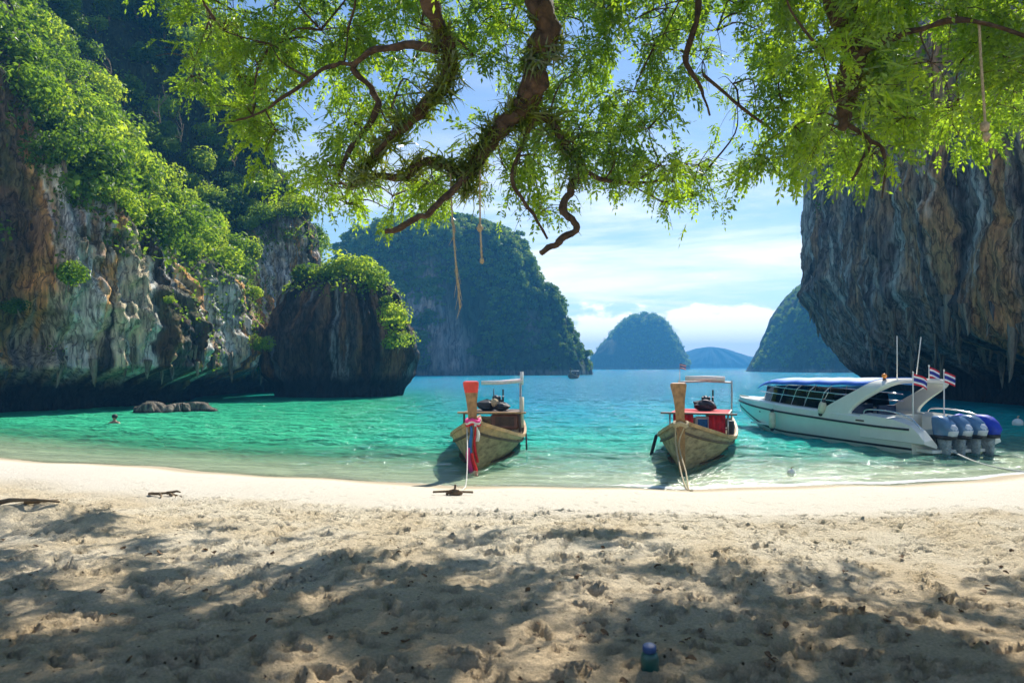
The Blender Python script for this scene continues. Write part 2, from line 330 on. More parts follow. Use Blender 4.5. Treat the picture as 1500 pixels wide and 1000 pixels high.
def sand_mat():
    m, t, N, L = nt('sand'); out = N('ShaderNodeOutputMaterial'); b = N('ShaderNodeBsdfPrincipled', _Roughness=.95); b.inputs['Specular IOR Level'].default_value = .15; L(b.outputs[0], out.inputs[0])
    at = N('ShaderNodeVertexColor', layer_name='Col'); geo = N('ShaderNodeNewGeometry')
    n = N('ShaderNodeTexNoise', _Scale=42.0, _Detail=10.0, _Roughness=.85); L(geo.outputs['Position'], n.inputs['Vector'])
    mr = N('ShaderNodeMapRange', _To_Min=.48, _To_Max=1.36); mr.inputs[1].default_value = .3; mr.inputs[2].default_value = .7; L(n.outputs['Fac'], mr.inputs[0])
    mm = N('ShaderNodeMix', data_type='RGBA', blend_type='MULTIPLY'); mm.inputs[0].default_value = 1; L(at.outputs[0], mm.inputs[6]); L(mr.outputs[0], mm.inputs[7])
    # scattered specks of bark, shell and leaf crumbs
    v = N('ShaderNodeTexVoronoi', _Scale=13.0, _Randomness=1.0); L(geo.outputs['Position'], v.inputs['Vector'])
    sp = N('ShaderNodeMapRange', _To_Min=1.0, _To_Max=0.0); sp.inputs[1].default_value = .10; sp.inputs[2].default_value = .17; L(v.outputs['Distance'], sp.inputs[0])
    sx = N('ShaderNodeSeparateColor'); L(v.outputs['Color'], sx.inputs[0]); gt = N('ShaderNodeMath', operation='GREATER_THAN'); gt.inputs[1].default_value = .62; L(sx.outputs[0], gt.inputs[0])
    ml = N('ShaderNodeMath', operation='MULTIPLY'); L(sp.outputs[0], ml.inputs[0]); L(gt.outputs[0], ml.inputs[1])
    m2 = N('ShaderNodeMath', operation='MULTIPLY'); L(ml.outputs[0], m2.inputs[0]); am = N('ShaderNodeAttribute', attribute_name='litter'); L(am.outputs['Fac'], m2.inputs[1])
    mk = N('ShaderNodeMix', data_type='RGBA'); L(m2.outputs[0], mk.inputs[0]); L(mm.outputs[2], mk.inputs[6]); mk.inputs[7].default_value = (.10, .065, .03, 1); L(mk.outputs[2], b.inputs['Base Color'])
    n2_ = N('ShaderNodeTexNoise', _Scale=16.0, _Detail=10.0, _Roughness=.7); L(geo.outputs['Position'], n2_.inputs['Vector'])
    ar = N('ShaderNodeMath', operation='MULTIPLY'); L(n2_.outputs['Fac'], ar.inputs[0]); L(am.outputs['Fac'], ar.inputs[1])
    bp = N('ShaderNodeBump', _Strength=1.0, _Distance=.08); L(ar.outputs[0], bp.inputs['Height']); L(bp.outputs[0], b.inputs['Normal'])
    return m
MAT['sand'] = sand_mat()

def water_mat():
    m, t, N, L = nt('sea_water'); out = N('ShaderNodeOutputMaterial'); geo = N('ShaderNodeNewGeometry')
    de = N('ShaderNodeAttribute', attribute_name='depth'); gr = N('ShaderNodeAttribute', attribute_name='cove')
    # the water body: how much of the bottom shows depends on the depth
    n0 = N('ShaderNodeTexNoise', _Scale=.16, _Detail=5.0); L(geo.outputs['Position'], n0.inputs['Vector'])
    dd = N('ShaderNodeMath', operation='MULTIPLY_ADD'); L(n0.outputs['Fac'], dd.inputs[0]); dd.inputs[1].default_value = 1.2; dd.inputs[2].default_value = .4
    dv = N('ShaderNodeMath', operation='MULTIPLY'); L(dd.outputs[0], dv.inputs[0]); L(de.outputs['Fac'], dv.inputs[1])
    ra = N('ShaderNodeValToRGB'); e = ra.color_ramp.elements; e[0].position = 0; e[0].color = (.46, .56, .36, 1); e[1].position = 1; e[1].color = (.006, .23, .36, 1)
    for p, c in ((.03, (.22, .56, .38)), (.10, (.030, .46, .36)), (.28, (.008, .36, .42)), (.55, (.006, .31, .44))):
        q = e.new(p); q.color = c4(c)
    dn = N('ShaderNodeMath', operation='DIVIDE', use_clamp=True); L(dv.outputs[0], dn.inputs[0]); dn.inputs[1].default_value = 5.0; L(dn.outputs[0], ra.inputs[0])
    rg = N('ShaderNodeValToRGB'); e = rg.color_ramp.elements; e[0].position = 0; e[0].color = (.44, .54, .32, 1); e[1].position = .36; e[1].color = (.004, .25, .14, 1)
    q = e.new(.05); q.color = (.06, .50, .26, 1); L(dn.outputs[0], rg.inputs[0])
    mc = N('ShaderNodeMix', data_type='RGBA'); L(gr.outputs['Fac'], mc.inputs[0]); L(ra.outputs[0], mc.inputs[6]); L(rg.outputs[0], mc.inputs[7])
    df = N('ShaderNodeBsdfDiffuse'); L(mc.outputs[2], df.inputs[0]); tr = N('ShaderNodeBsdfTransparent'); tr.inputs[0].default_value = (.86, .97, .92, 1)
    fa = N('ShaderNodeMapRange', _To_Max=.93); fa.inputs[1].default_value = .0; fa.inputs[2].default_value = .55; L(dv.outputs[0], fa.inputs[0])
    body = N('ShaderNodeMixShader'); L(fa.outputs[0], body.inputs[0]); L(tr.outputs[0], body.inputs[1]); L(df.outputs[0], body.inputs[2])
    # ripples
    mp_ = N('ShaderNodeMapping'); mp_.inputs['Scale'].default_value = (.62, 1.25, 1); mp_.inputs['Rotation'].default_value = (0, 0, .10); L(geo.outputs['Position'], mp_.inputs[0])
    na = N('ShaderNodeTexNoise', _Scale=1.5, _Detail=5.0, _Roughness=.62, _Distortion=.5); L(mp_.outputs[0], na.inputs['Vector'])
    nb = N('ShaderNodeTexNoise', _Scale=.60, _Detail=4.0, _Distortion=.5); L(mp_.outputs[0], nb.inputs['Vector'])
    nc = N('ShaderNodeTexNoise', _Scale=5.0, _Detail=3.0, _Roughness=.6); L(mp_.outputs[0], nc.inputs['Vector'])
    ws0 = N('ShaderNodeMath', operation='MULTIPLY_ADD'); L(nc.outputs['Fac'], ws0.inputs[0]); ws0.inputs[1].default_value = .62; L(na.outputs['Fac'], ws0.inputs[2])
    wsum = N('ShaderNodeMath', operation='MULTIPLY_ADD'); L(nb.outputs['Fac'], wsum.inputs[0]); wsum.inputs[1].default_value = 3.2; L(ws0.outputs[0], wsum.inputs[2])
    cal = N('ShaderNodeMapRange'); cal.inputs[1].default_value = 0; cal.inputs[2].default_value = .5; cal.inputs[3].default_value = .25; L(de.outputs['Fac'], cal.inputs[0])
    hh = N('ShaderNodeMath', operation='MULTIPLY'); L(wsum.outputs[0], hh.inputs[0]); L(cal.outputs[0], hh.inputs[1])
    bp = N('ShaderNodeBump', _Strength=1.0, _Distance=.38); L(hh.outputs[0], bp.inputs['Height']); L(bp.outputs[0], df.inputs['Normal'])
    g = N('ShaderNodeBsdfGlossy', _Roughness=.10); g.inputs[0].default_value = (1, 1, 1, 1); L(bp.outputs[0], g.inputs['Normal'])
    fr = N('ShaderNodeFresnel', _IOR=1.33); L(bp.outputs[0], fr.inputs['Normal']); 
    fm = N('ShaderNodeMath', operation='MULTIPLY'); L(fr.outputs[0], fm.inputs[0]); fm.inputs[1].default_value = .62
    mx = N('ShaderNodeMixShader'); L(fm.outputs[0], mx.inputs[0]); L(body.outputs[0], mx.inputs[1]); L(g.outputs[0], mx.inputs[2])
    # thin foam at the lapping edge
    fo = N('ShaderNodeAttribute', attribute_name='foam'); mf = N('ShaderNodeMapping'); mf.inputs['Scale'].default_value = (1.0, 2.6, 1); L(geo.outputs['Position'], mf.inputs[0])
    nf = N('ShaderNodeTexNoise', _Scale=7.0, _Detail=8.0, _Roughness=.7); L(mf.outputs[0], nf.inputs['Vector'])
    s = N('ShaderNodeMath', operation='ADD'); L(nf.outputs['Fac'], s.inputs[0]); L(fo.outputs['Fac'], s.inputs[1])
    th = N('ShaderNodeMapRange', _To_Max=.85); th.inputs[1].default_value = 1.02; th.inputs[2].default_value = 1.18; L(s.outputs[0], th.inputs[0])
    wh = N('ShaderNodeBsdfDiffuse'); wh.inputs[0].default_value = (.82, .84, .82, 1)
    mw = N('ShaderNodeMixShader'); L(th.outputs[0], mw.inputs[0]); L(mx.outputs[0], mw.inputs[1]); L(wh.outputs[0], mw.inputs[2]); L(mw.outputs[0], out.inputs[0])
    return m
MAT['water'] = water_mat()

# ------------------------------------------------------------------ beach and sea bed, one sheet
SHX = np.array([-400, -60, -30, -20, -14.4, -9.8, -5.7, -1.5, 3.6, 8.3, 12.3, 20, 30, 60, 400], float)
SHY = np.array([60, 40, 28, 22.5, 19.3, 17.8, 16.25, 14.95, 14.5, 15.0, 16.3, 20.5, 26, 34, 60], float)
def shore(x): return np.interp(x, SHX, SHY) + .10 * np.sin(np.asarray(x) * 1.1) + .05 * np.sin(np.asarray(x) * 2.7 + 1)
def cove(x, y): return sstep(3, -9, x + .06 * (y - 20)) * sstep(95, 50, y)
def depth(x, y):
    d = y - shore(x)
    dd = np.where(d < 0, d * .05, .055 * d + .0015 * d * d)
    dd = np.minimum(dd, 6 + .004 * np.maximum(d, 0)); cv = cove(x, y)
    return dd * (1 - cv) + np.minimum(dd, .32 + .028 * np.maximum(d, 0)) * cv
def beach_base(x, y):
    d = shore(x) - y
    up = .9 * (1 - np.exp(-np.maximum(d, 0) / 9)) + .01 * np.minimum(np.maximum(d, 0), 60) + .03 * np.maximum(d - 25, 0) * (d < 90) + 1.95 * (d >= 90)
    return np.where(d > 0, up, -depth(x, y))
def axis(parts):
    out = []
    for a, b, s in parts: out.append(np.arange(a, b, s))
    return np.concatenate(out)
def far_axis(a, b, n): return np.sign(a) * np.geomspace(abs(a), abs(b), n)
gx = np.concatenate([far_axis(-16, -1500, 26)[::-1], axis([(-15.9, -5, .05), (-5, 5, .026), (5, 15.9, .05)]), far_axis(16, 1500, 26)])
gy = np.concatenate([-np.geomspace(3, 400, 14)[::-1], axis([(-2, 3, .25), (3, 6, .024), (6, 10.5, .035), (10.5, 17, .06), (17, 24, .25)]), np.geomspace(24, 1700, 34)])
X, Y = np.meshgrid(gx, gy, indexing='ij'); X = X.astype(np.float32); Y = Y.astype(np.float32)
dl = shore(X) - Y
Z = beach_base(X, Y)
rough = sstep(4.0, 5.6, dl + .7 * (fbm(X * .6, Y * .6, 0, 2, 5) - .5)) * (np.abs(X) < 17) * (Y > -3)
trk = sstep(.3, 4.2, dl) * (np.abs(X) < 17) * (Y > -3)
Z += rough * (.16 * (fbm(X * .7, Y * .7, 0, 3, 3) - .5) + .045 * (fbm(X * 2.6, Y * 2.6, 0, 4, 9) - .5) + (.012 + .05 * sstep(.42, .62, fbm(X * .9, Y * .9, 1.5, 3, 19))) * (fbm(X * 9, Y * 9, 0, 4, 21, .65) - .5))
Z += trk * .012 * (fbm(X * 3, Y * 3, 0, 3, 29) - .5)
mound = np.exp(-(((X + 5.9) / 1.15) ** 2 + ((Y - 8.6) / .6) ** 2)); Z += .30 * mound * (.7 + .6 * fbm(X * 3, Y * 3, 0, 3, 41))
def stamp(cx, cy_, a, b, rot, dep):
    """a trodden pit with a pushed-up rim"""
    R = 2.3 * max(a, b)
    i0, i1 = np.searchsorted(gx, [cx - R, cx + R]); j0, j1 = np.searchsorted(gy, [cy_ - R, cy_ + R])
    if i1 - i0 < 2 or j1 - j0 < 2: return
    dx, dy = X[i0:i1, j0:j1] - cx, Y[i0:i1, j0:j1] - cy_; c, s = math.cos(rot), math.sin(rot)
    q = np.sqrt(((dx * c + dy * s) / a) ** 2 + ((-dx * s + dy * c) / b) ** 2)
    Z[i0:i1, j0:j1] += dep * (-np.exp(-(q / .95) ** 7) + .40 * np.exp(-((q - 1.3) / .28) ** 2) * (.5 + rs.random()))
rs = np.random.default_rng(5)
for k in range(95):                                                     # lines of footprints
    yy = rs.uniform(3.5, 10.5); xx = rs.uniform(-9, 9); h_ = rs.normal(0, .5) + (0 if rs.random() < .6 else 1.57) + (3.14 if rs.random() < .5 else 0)
    for st in range(14):
        cx_, cy2 = xx + math.cos(h_) * .62 * st + (.09 if st % 2 else -.09) * -math.sin(h_), yy + math.sin(h_) * .62 * st + (.09 if st % 2 else -.09) * math.cos(h_)
        if not (2.8 < cy2 and float(shore(cx_)) - cy2 > 4.0 and abs(cx_) < 15): continue
        dd_ = rs.uniform(.03, .065); stamp(cx_ + .05 * math.cos(h_), cy2 + .05 * math.sin(h_), .095, .058, h_, dd_); stamp(cx_ - .075 * math.cos(h_), cy2 - .075 * math.sin(h_), .055, .045, h_, dd_ * 1.1)
for k in range(1500):
    yy = 3.0 + 8.4 * rs.random() ** .8; xx = (rs.random() - .5) * 2 * min(15.5, yy * .85 + 1)
    if float(shore(xx)) - yy < 4.1 + .7 * rs.random(): continue
    s = .35 + .8 * rs.random() ** 1.5
    stamp(xx, yy, .13 * s, .065 * s, rs.random() * 6.28, .022 + .045 * rs.random() ** 1.5)
for k in range(900):
    yy = 9 + 6.5 * rs.random(); xx = (rs.random() - .5) * 26
    if float(shore(xx)) - yy < .6: continue
    stamp(xx, yy, .12, .05, rs.random() * 6.28, .008 + .014 * rs.random())
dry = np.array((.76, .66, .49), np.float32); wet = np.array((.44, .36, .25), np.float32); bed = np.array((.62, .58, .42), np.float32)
col = np.broadcast_to(dry, X.shape + (3,)).copy()
col = mixc(col, (.68, .56, .38), rough * sstep(.35, .7, fbm(X * 1.3, Y * 1.3, 0, 4, 51)))
col = mixc(col, (.62, .455, .265), sstep(7.8, 4.2, Y) * .8 + 0 * X)  # near sand browner from debris, also darkened to deepen the tree's shade
col = mixc(col, (.56, .52, .45), sstep(.5, 1.6, dl) * (1 - rough) * .8)
col = mixc(col, wet, sstep(.75 + .3 * fbm(X * .8, Y * 0, 0, 2, 77), .15, dl))
col = mixc(col, bed, sstep(.1, -.8, dl))
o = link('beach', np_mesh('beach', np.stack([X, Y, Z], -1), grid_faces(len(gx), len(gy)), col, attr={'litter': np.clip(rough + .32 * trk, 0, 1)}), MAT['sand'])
tag(o, 'pale trodden sand beach sloping down to the cove', 'beach', kind='structure')
def zat(x, y):
    i = int(np.clip(np.searchsorted(gx, x), 1, len(gx) - 1)); j = int(np.clip(np.searchsorted(gy, y), 1, len(gy) - 1)); return float(Z[i, j])

# ------------------------------------------------------------------ sea
wx = np.concatenate([far_axis(-28, -1500, 34)[::-1], np.arange(-27.8, 27.9, .16), far_axis(28, 1500, 34)])
wy = np.concatenate([np.arange(13.2, 30, .10), np.arange(30, 55, .2), np.arange(55, 130, .6), np.geomspace(130, 1700, 40)])
WX, WY = np.meshgrid(wx, wy, indexing='ij')
dw = WY - shore(WX)
foam = .53 * np.exp(-((dw - .25) / .28) ** 2) + .56 * np.exp(-((dw - 1.15 - .25 * np.sin(WX * .8)) / .3) ** 2) * sstep(1.5, 3.5, WX) + .22 * np.exp(-((dw - .3) / .3) ** 2) * sstep(1.5, 3.5, WX)
foam -= .16 * sstep(-2, -7, WX)
# real wavelets: many crossing trains running in towards the sand, short ones only where the mesh can carry them
rw = np.random.default_rng(17); WZ = .012 * np.sin(WX * .9) * np.exp(-dw ** 2); step = np.interp(WY, [13, 30, 30.1, 55, 55.1, 130, 200], [.13, .13, .2, .2, .6, .6, 4]); step = np.maximum(step, np.where(np.abs(WX) > 28, .2 * np.abs(WX), 0))
gust = .55 + .9 * fbm(WX * .12, WY * .07, 0, 3, 61)
for k in range(40):
    lam = .60 * 5.0 ** rw.random() ** 1.2; an_ = -math.pi / 2 + rw.normal(0, .6); kk = 2 * math.pi / lam; ph = rw.random() * 6.28
    arg = kk * (WX * math.cos(an_) + WY * math.sin(an_)) + ph + 1.6 * fbm(WX * .35, WY * .35, k * .7, 2, 90 + k)
    WZ = WZ + (float(np.interp(lam, [.6, 1.1, 2, 4], [.075, .042, .018, .012])) / kk) * (np.sin(arg) + .25 * np.sin(2 * arg + 1.57)) * sstep(3.2, 5.0, lam / step) * gust * sstep(.15, 2.4, dw) * (.45 + .55 * (1 - .5 * cove(WX, WY)))
o = link('sea', np_mesh('sea', np.stack([WX, WY, WZ], -1), grid_faces(len(wx), len(wy)), attr={'depth': np.maximum(depth(WX, WY), 0), 'cove': cove(WX, WY), 'foam': foam}), MAT['water'])
tag(o, 'rippled turquoise sea filling the cove out to the horizon', 'sea', kind='structure')

# ------------------------------------------------------------------ foliage helpers
def leaf_quads(pos, nrm, size, aspect=.55, fold=.25, rng=RNG):
    """one folded rhombic leaf per point: 4 vertices, 2 triangles"""
    n = len(pos); t = rng.normal(size=(n, 3)); t -= nrm * (t * nrm).sum(1, keepdims=True); t /= np.linalg.norm(t, axis=1, keepdims=True) + 1e-6
    b = np.cross(nrm, t); s = np.asarray(size).reshape(-1, 1) * np.ones((n, 1))
    V = np.stack([pos - t * s * .5, pos + b * s * aspect * .5 + nrm * s * fold * .3, pos + t * s * .5, pos - b * s * aspect * .5 + nrm * s * fold * .3], 1)
    i = np.arange(n)[:, None] * 4
    F = np.concatenate([i + np.array([[0, 1, 2]]), i + np.array([[0, 2, 3]])], 1).reshape(-1, 3)
    return V.reshape(-1, 3), F
def clump(seed, n, R, leaf, lobes=9, up=.35):
    r = np.random.default_rng(seed); c = r.normal(size=(lobes, 3)); c /= np.linalg.norm(c, axis=1, keepdims=True); c *= (.25 + .5 * r.random((lobes, 1))); c[:, 2] = np.abs(c[:, 2]) * .9 - .1
    rad = .30 + .28 * r.random(lobes); k = r.integers(0, lobes, n); d = r.normal(size=(n, 3)); d /= np.linalg.norm(d, axis=1, keepdims=True)
    rr = rad[k][:, None] * (.55 + .5 * r.random((n, 1)) ** .5); p = (c[k] + d * rr) * np.array(R)
    nn = d + r.normal(size=(n, 3)) * .55 + np.array([0, 0, up]); nn /= np.linalg.norm(nn, axis=1, keepdims=True)
    return leaf_quads(p, nn, leaf * (.6 + .8 * r.random(n)), .6, .3, r)
def stem_mesh(seed, h, r0):
    random.seed(seed); m = MB(); a = [(0, 0, -h * .9), (random.uniform(-.1, .1) * h, random.uniform(-.1, .1) * h, -h * .3), (0, 0, h * .15)]
    m.tube(catmull(a, 3), list(np.linspace(r0, r0 * .5, 7)), 6)
    for k in range(4):
        q = random.uniform(0, 6.28); m.tube([(0, 0, -h * .2), (math.cos(q) * h * .3, math.sin(q) * h * .3, h * .15), (math.cos(q) * h * .5, math.sin(q) * h * .5, h * .45)], [r0 * .5, r0 * .35, r0 * .15], 5)
    me = bpy.data.meshes.new('stem'); me.from_pydata(m.v, [], m.f); me.polygons.foreach_set('use_smooth', [True] * len(me.polygons)); return me
BUSH = [np_mesh('shrub_foliage', *clump(100 + i, (900, 1900, 1300)[i % 3], (1.0, 1.0, (.85, .7, 1.05)[i % 3]), (.19, .115, .15)[i % 3], (9, 14, 7)[i % 3]), smooth=False) for i in range(6)]
STEM = [stem_mesh(i, .8, .07) for i in range(3)]
for me in BUSH: me.materials.append(MAT['leaf_cliff'])
BUSHB = [m_.copy() for m_ in BUSH[:3]]
for me in BUSHB: me.materials.clear(); me.materials.append(MAT['leaf_bright'])
for me in STEM: me.materials.append(MAT['stem'])
def shrub(name, p, r, label, group=None, bright=False, sz=1.0, cat='shrub'):
    k = int(RNG.integers(0, 1000)); o = link(name, (BUSHB[k % 3] if bright else BUSH[k % 6]))
    o.location = p; s = r; o.scale = (s, s, s * sz * float(RNG.uniform(.85, 1.15))); o.rotation_euler = (float(RNG.normal(0, .12)), float(RNG.normal(0, .12)), float(RNG.random() * 6.28))
    st = link('stem', STEM[k % 3], None, o); return tag(o, label, cat, group)

# ------------------------------------------------------------------ cliffs
def resample(ctrl, ds):
    P = catmull(ctrl, 24); d = np.concatenate([[0], np.cumsum(np.linalg.norm(np.diff(P[:, :2], axis=0), axis=1))]); n = int(d[-1] / ds) + 1
    s = np.linspace(0, d[-1], n); return s, np.stack([np.interp(s, d, P[:, i]) for i in range(P.shape[1])], 1)
def cliff(name, ctrl, ds, hs, profile, seed, colour, sign, amp=1.0, pockets=(), mat='rock', fa_=1.0):
    s, B = resample(ctrl, ds); T = np.gradient(B[:, :2], axis=0); T /= np.linalg.norm(T, axis=1, keepdims=True)
    Nn = np.stack([T[:, 1], -T[:, 0]], 1) * sign
    kx = np.ones(41) / 41; Nn = np.stack([np.convolve(np.pad(Nn[:, i], 20, 'edge'), kx, 'valid') for i in (0, 1)], 1); Nn /= np.linalg.norm(Nn, axis=1, keepdims=True)
    S, H = np.meshgrid(s, hs, indexing='ij'); bx, by = B[:, 0:1] + 0 * H, B[:, 1:2] + 0 * H
    off = profile(S, H, B)
    wp = 2.2 * (fbm(S * .16, H * .10, 0, 2, seed + 1) - .5)            # leaning, draped flutes
    u = S + wp * 1.6 + 1.1 * (fbm(S * .55, H * .42, 5.1, 3, seed + 21) - .5)
    big = fbm(S * .11, H * .09, 0, 3, seed + 2) - .5
    fl = ridged(u * .30, H * .045, 0, 3, seed + 3) - .5
    fn = ridged(u * 1.05, H * .13, 1.7, 3, seed + 4) - .5
    mid = fbm(S * .55, H * .5, .3, 4, seed + 5) - .5
    fine = fbm(S * 1.9, H * 1.1, .3, 4, seed + 6, .6) - .5
    wet_ = sstep(-.5, 3, H)
    patchy = sstep(.35, .65, fbm(S * .22, H * .22, 7.7, 3, seed + 12))
    led = fbm(S * .18, H * .75, 2.2, 3, seed + 14) - .5              # bedding ledges
    off = off + amp * (3.8 * big + 3.2 * fl * wet_ + (.7 + 1.1 * patchy) * fn * wet_ + 2.0 * mid * (.5 + .5 * fa_) + fa_ * 1.5 * fine + fa_ * .5 * (ridged(S * 2.6, H * 1.5, 6.6, 3, seed + 33) - .5) + 1.3 * led * (1 - patchy))
    for (ps, ph, ra, rb, dp) in pockets: off = off - dp * np.exp(-((S - ps) / ra) ** 2 - ((H - ph) / rb) ** 2)
    V = np.stack([bx + Nn[:, 0:1] * off, by + Nn[:, 1:2] * off, H + .35 * amp * (fbm(S * .5, H * .5, 4.4, 3, seed + 8) - .5)], -1)
    colr = colour(S, H, u, fl, fn, mid, B)
    o = link(name, np_mesh(name, V, grid_faces(len(s), len(hs)), colr), MAT[mat])
    return o, V, S, H, B
HS = np.concatenate([np.arange(-2.5, 17, .11), np.arange(17, 48, .4)])

# the streaked cliff on the open side of the beach
LC = [(-80, 8, 26), (-40, 27, 26), (-31, 35.5, 22), (-27.6, 38.6, 16.5), (-25.2, 41.5, 11.5), (-24.0, 46, 10.5), (-23.8, 51, 10), (-25, 58, 10), (-26.3, 64, 12), (-24.5, 69.5, 16), (-21.3, 72.5, 17.5), (-22.5, 80, 16), (-32, 95, 16), (-60, 115, 15)]
def lprof(S, H, B):
    rt = B[:, 2:3] + 2.2 * (fbm(S * .2, 0 * S, 0, 3, 70) - .5) * 2
    o = np.interp(H, [-3, 0, .9, 1.7, 2.6, 5, 9, 12, 40], [-1.6, -1.3, -1.0, -.2, 2.0, 1.7, .1, -1.2, -2.5])
    return o - np.maximum(H - rt, 0) * .66
def lcol(S, H, u, fl, fn, mid, B):
    pale = np.clip(sstep(38.2, 40.6, B[:, 1:2] + 0 * H) + .2, 0, 1)      # flowstone curtain past the grey buttress, its colour brightened as if lit
    z = np.zeros(S.shape + (3,), np.float32) + np.array((.30, .28, .26), np.float32)
    a = fbm(u * 1.1, H * .07, .5, 4, 201); b = fbm(u * .75 + 9, H * .08, .1, 4, 231); c = fbm(u * 1.6 + 3, H * .05, .9, 4, 261); d = fbm(S * .25, H * .2, .4, 3, 281); e = fbm(u * 2.3, H * .06, .4, 3, 301)
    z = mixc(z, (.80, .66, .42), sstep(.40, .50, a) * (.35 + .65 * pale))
    z = mixc(z, (.85, .43, .12), sstep(.48, .55, b) * .95)
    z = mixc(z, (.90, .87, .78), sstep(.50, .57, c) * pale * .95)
    z = mixc(z, (.36, .36, .36), sstep(.54, .64, e) * .45)
    z = mixc(z, (.030, .028, .026), sstep(.57, .65, fbm(u * 1.25 + 40, H * .06, .7, 4, 321)) * .9)
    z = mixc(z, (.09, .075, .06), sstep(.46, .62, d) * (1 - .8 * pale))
    z = mixc(z, (.13, .13, .05), sstep(.56, .70, fbm(S * .5, H * .5, .8, 4, 341)) * .75 * sstep(2, 5, H))
    rt = B[:, 2:3] + 0 * H
    z = mixc(z, (.045, .055, .022), sstep(-.5, 2.0, H - rt))
    z = z * np.float32(1.12)
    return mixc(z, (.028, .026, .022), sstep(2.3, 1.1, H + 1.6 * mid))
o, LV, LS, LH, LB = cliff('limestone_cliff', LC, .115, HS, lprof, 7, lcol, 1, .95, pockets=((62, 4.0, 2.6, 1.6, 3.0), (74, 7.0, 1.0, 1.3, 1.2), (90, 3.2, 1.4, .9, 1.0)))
tag(o, 'tall limestone cliff streaked orange, cream and grey under jungle', 'cliff', kind='structure')
# the hanging cliff over the motorboat
RC = [(34, 20, 20), (29.5, 28, 20), (27.2, 36, 20), (27.6, 45, 20), (29.5, 55, 20), (32.5, 66, 20), (36, 80, 20), (39.3, 90, 20), (44, 96, 20), (60, 108, 20), (90, 120, 20)]
def rprof(S, H, B):
    far = sstep(50, 82, B[:, 1:2])
    near = np.interp(H, [-3, 0, 1.8, 3.0, 4.2, 8, 14, 40], [-5, -5, -4.6, -3.0, -1.2, -.2, .3, -.5])
    fa = np.interp(H, [-3, 0, 1, 3, 6, 9.5, 11.5, 13, 17, 40], [-8, -7.6, -7.2, -5.6, -3.2, -1.2, .25, -.1, -.3, -1.0])
    return near * (1 - far) + fa * far - np.maximum(H - 24, 0) * 1.3 * (1 - far) - np.maximum(H - 34, 0) * 1.2 * far
def rcol(S, H, u, fl, fn, mid, B):
    z = np.zeros(S.shape + (3,), np.float32) + np.array((.25, .205, .185), np.float32)
    a = fbm(u * 1.0, H * .08, .5, 5, 401, .6); b = fbm(u * .5 + 9, H * .06, .1, 5, 431, .6); c = fbm(u * 1.7, H * .07, .9, 5, 461, .6); e = fbm(u * 1.2 + 7, H * .08, .2, 5, 471, .6)
    nearw = sstep(56, 36, B[:, 1:2]) + 0 * H
    z = mixc(z, (.50, .36, .25), sstep(.45, .55, a) * .85)
    z = mixc(z, (.62, .33, .14), sstep(.58 - .16 * nearw, .68 - .12 * nearw, b) * (.55 + .45 * nearw))
    z = mixc(z, (.68, .65, .58), sstep(.54, .66, c) * .7)
    z = mixc(z, (.045, .038, .038), sstep(.50, .66, e) * .8)
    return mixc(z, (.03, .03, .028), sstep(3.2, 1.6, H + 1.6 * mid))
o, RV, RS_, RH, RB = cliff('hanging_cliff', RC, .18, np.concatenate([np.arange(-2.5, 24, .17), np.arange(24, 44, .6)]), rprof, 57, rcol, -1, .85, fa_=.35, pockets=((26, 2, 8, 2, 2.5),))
tag(o, 'dark overhanging limestone cliff with orange stains behind the motorboat', 'cliff', kind='structure')

def drip(seed):
    random.seed(seed); m = MB(); n = 7; m.tube([(random.uniform(-.05, .05) * i / n, random.uniform(-.05, .05) * i / n, .35 - 1.35 * i / n) for i in range(n + 1)], [.30 * (1 - i / n) ** .8 + .02 for i in range(n + 1)], 9, rough=.35)
    me = bpy.data.meshes.new('stalactite'); me.from_pydata(m.v, [], m.f); me.polygons.foreach_set('use_smooth', [True] * len(me.polygons)); cn = me.color_attributes.new('Col', 'FLOAT_COLOR', 'POINT'); cn.data.foreach_set('color', [x for _ in m.v for x in ((.20, .18, .16, 1) if seed % 2 else (.34, .28, .20, 1))]); me.materials.append(MAT['rock']); return me
DRIP = [drip(i) for i in range(5)]
def drips(par, V, H, ok, n, lo, hi, seed):
    r = np.random.default_rng(seed); idx = np.argwhere(ok)
    for i, j in idx[r.choice(len(idx), n, replace=False)]:
        o_ = link('stalactite', DRIP[int(r.integers(0, 5))], None, par); s_ = float(r.uniform(lo, hi)); o_.location = tuple(float(v) for v in V[i, j]); o_.scale = (s_ * .8, s_ * .8, s_ * float(r.uniform(.9, 1.7))); o_.rotation_euler = (float(r.normal(0, .08)), float(r.normal(0, .08)), float(r.random() * 6))
drips(bpy.data.objects['limestone_cliff'], LV, LH, (LH > 2.3) & (LH < 3.6) & (LV[..., 1] > 34) & (LV[..., 1] < 75), 70, .35, 1.1, 5)
drips(bpy.data.objects['hanging_cliff'], RV, RH, (RH > 3.2) & (RH < 6.5) & (RV[..., 1] > 32) & (RV[..., 1] < 62), 70, .5, 1.5, 6)
drips(bpy.data.objects['hanging_cliff'], RV, RH, (RH > 6) & (RH < 11) & (RV[..., 1] > 62) & (RV[..., 1] < 95), 40, .5, 1.3, 7)

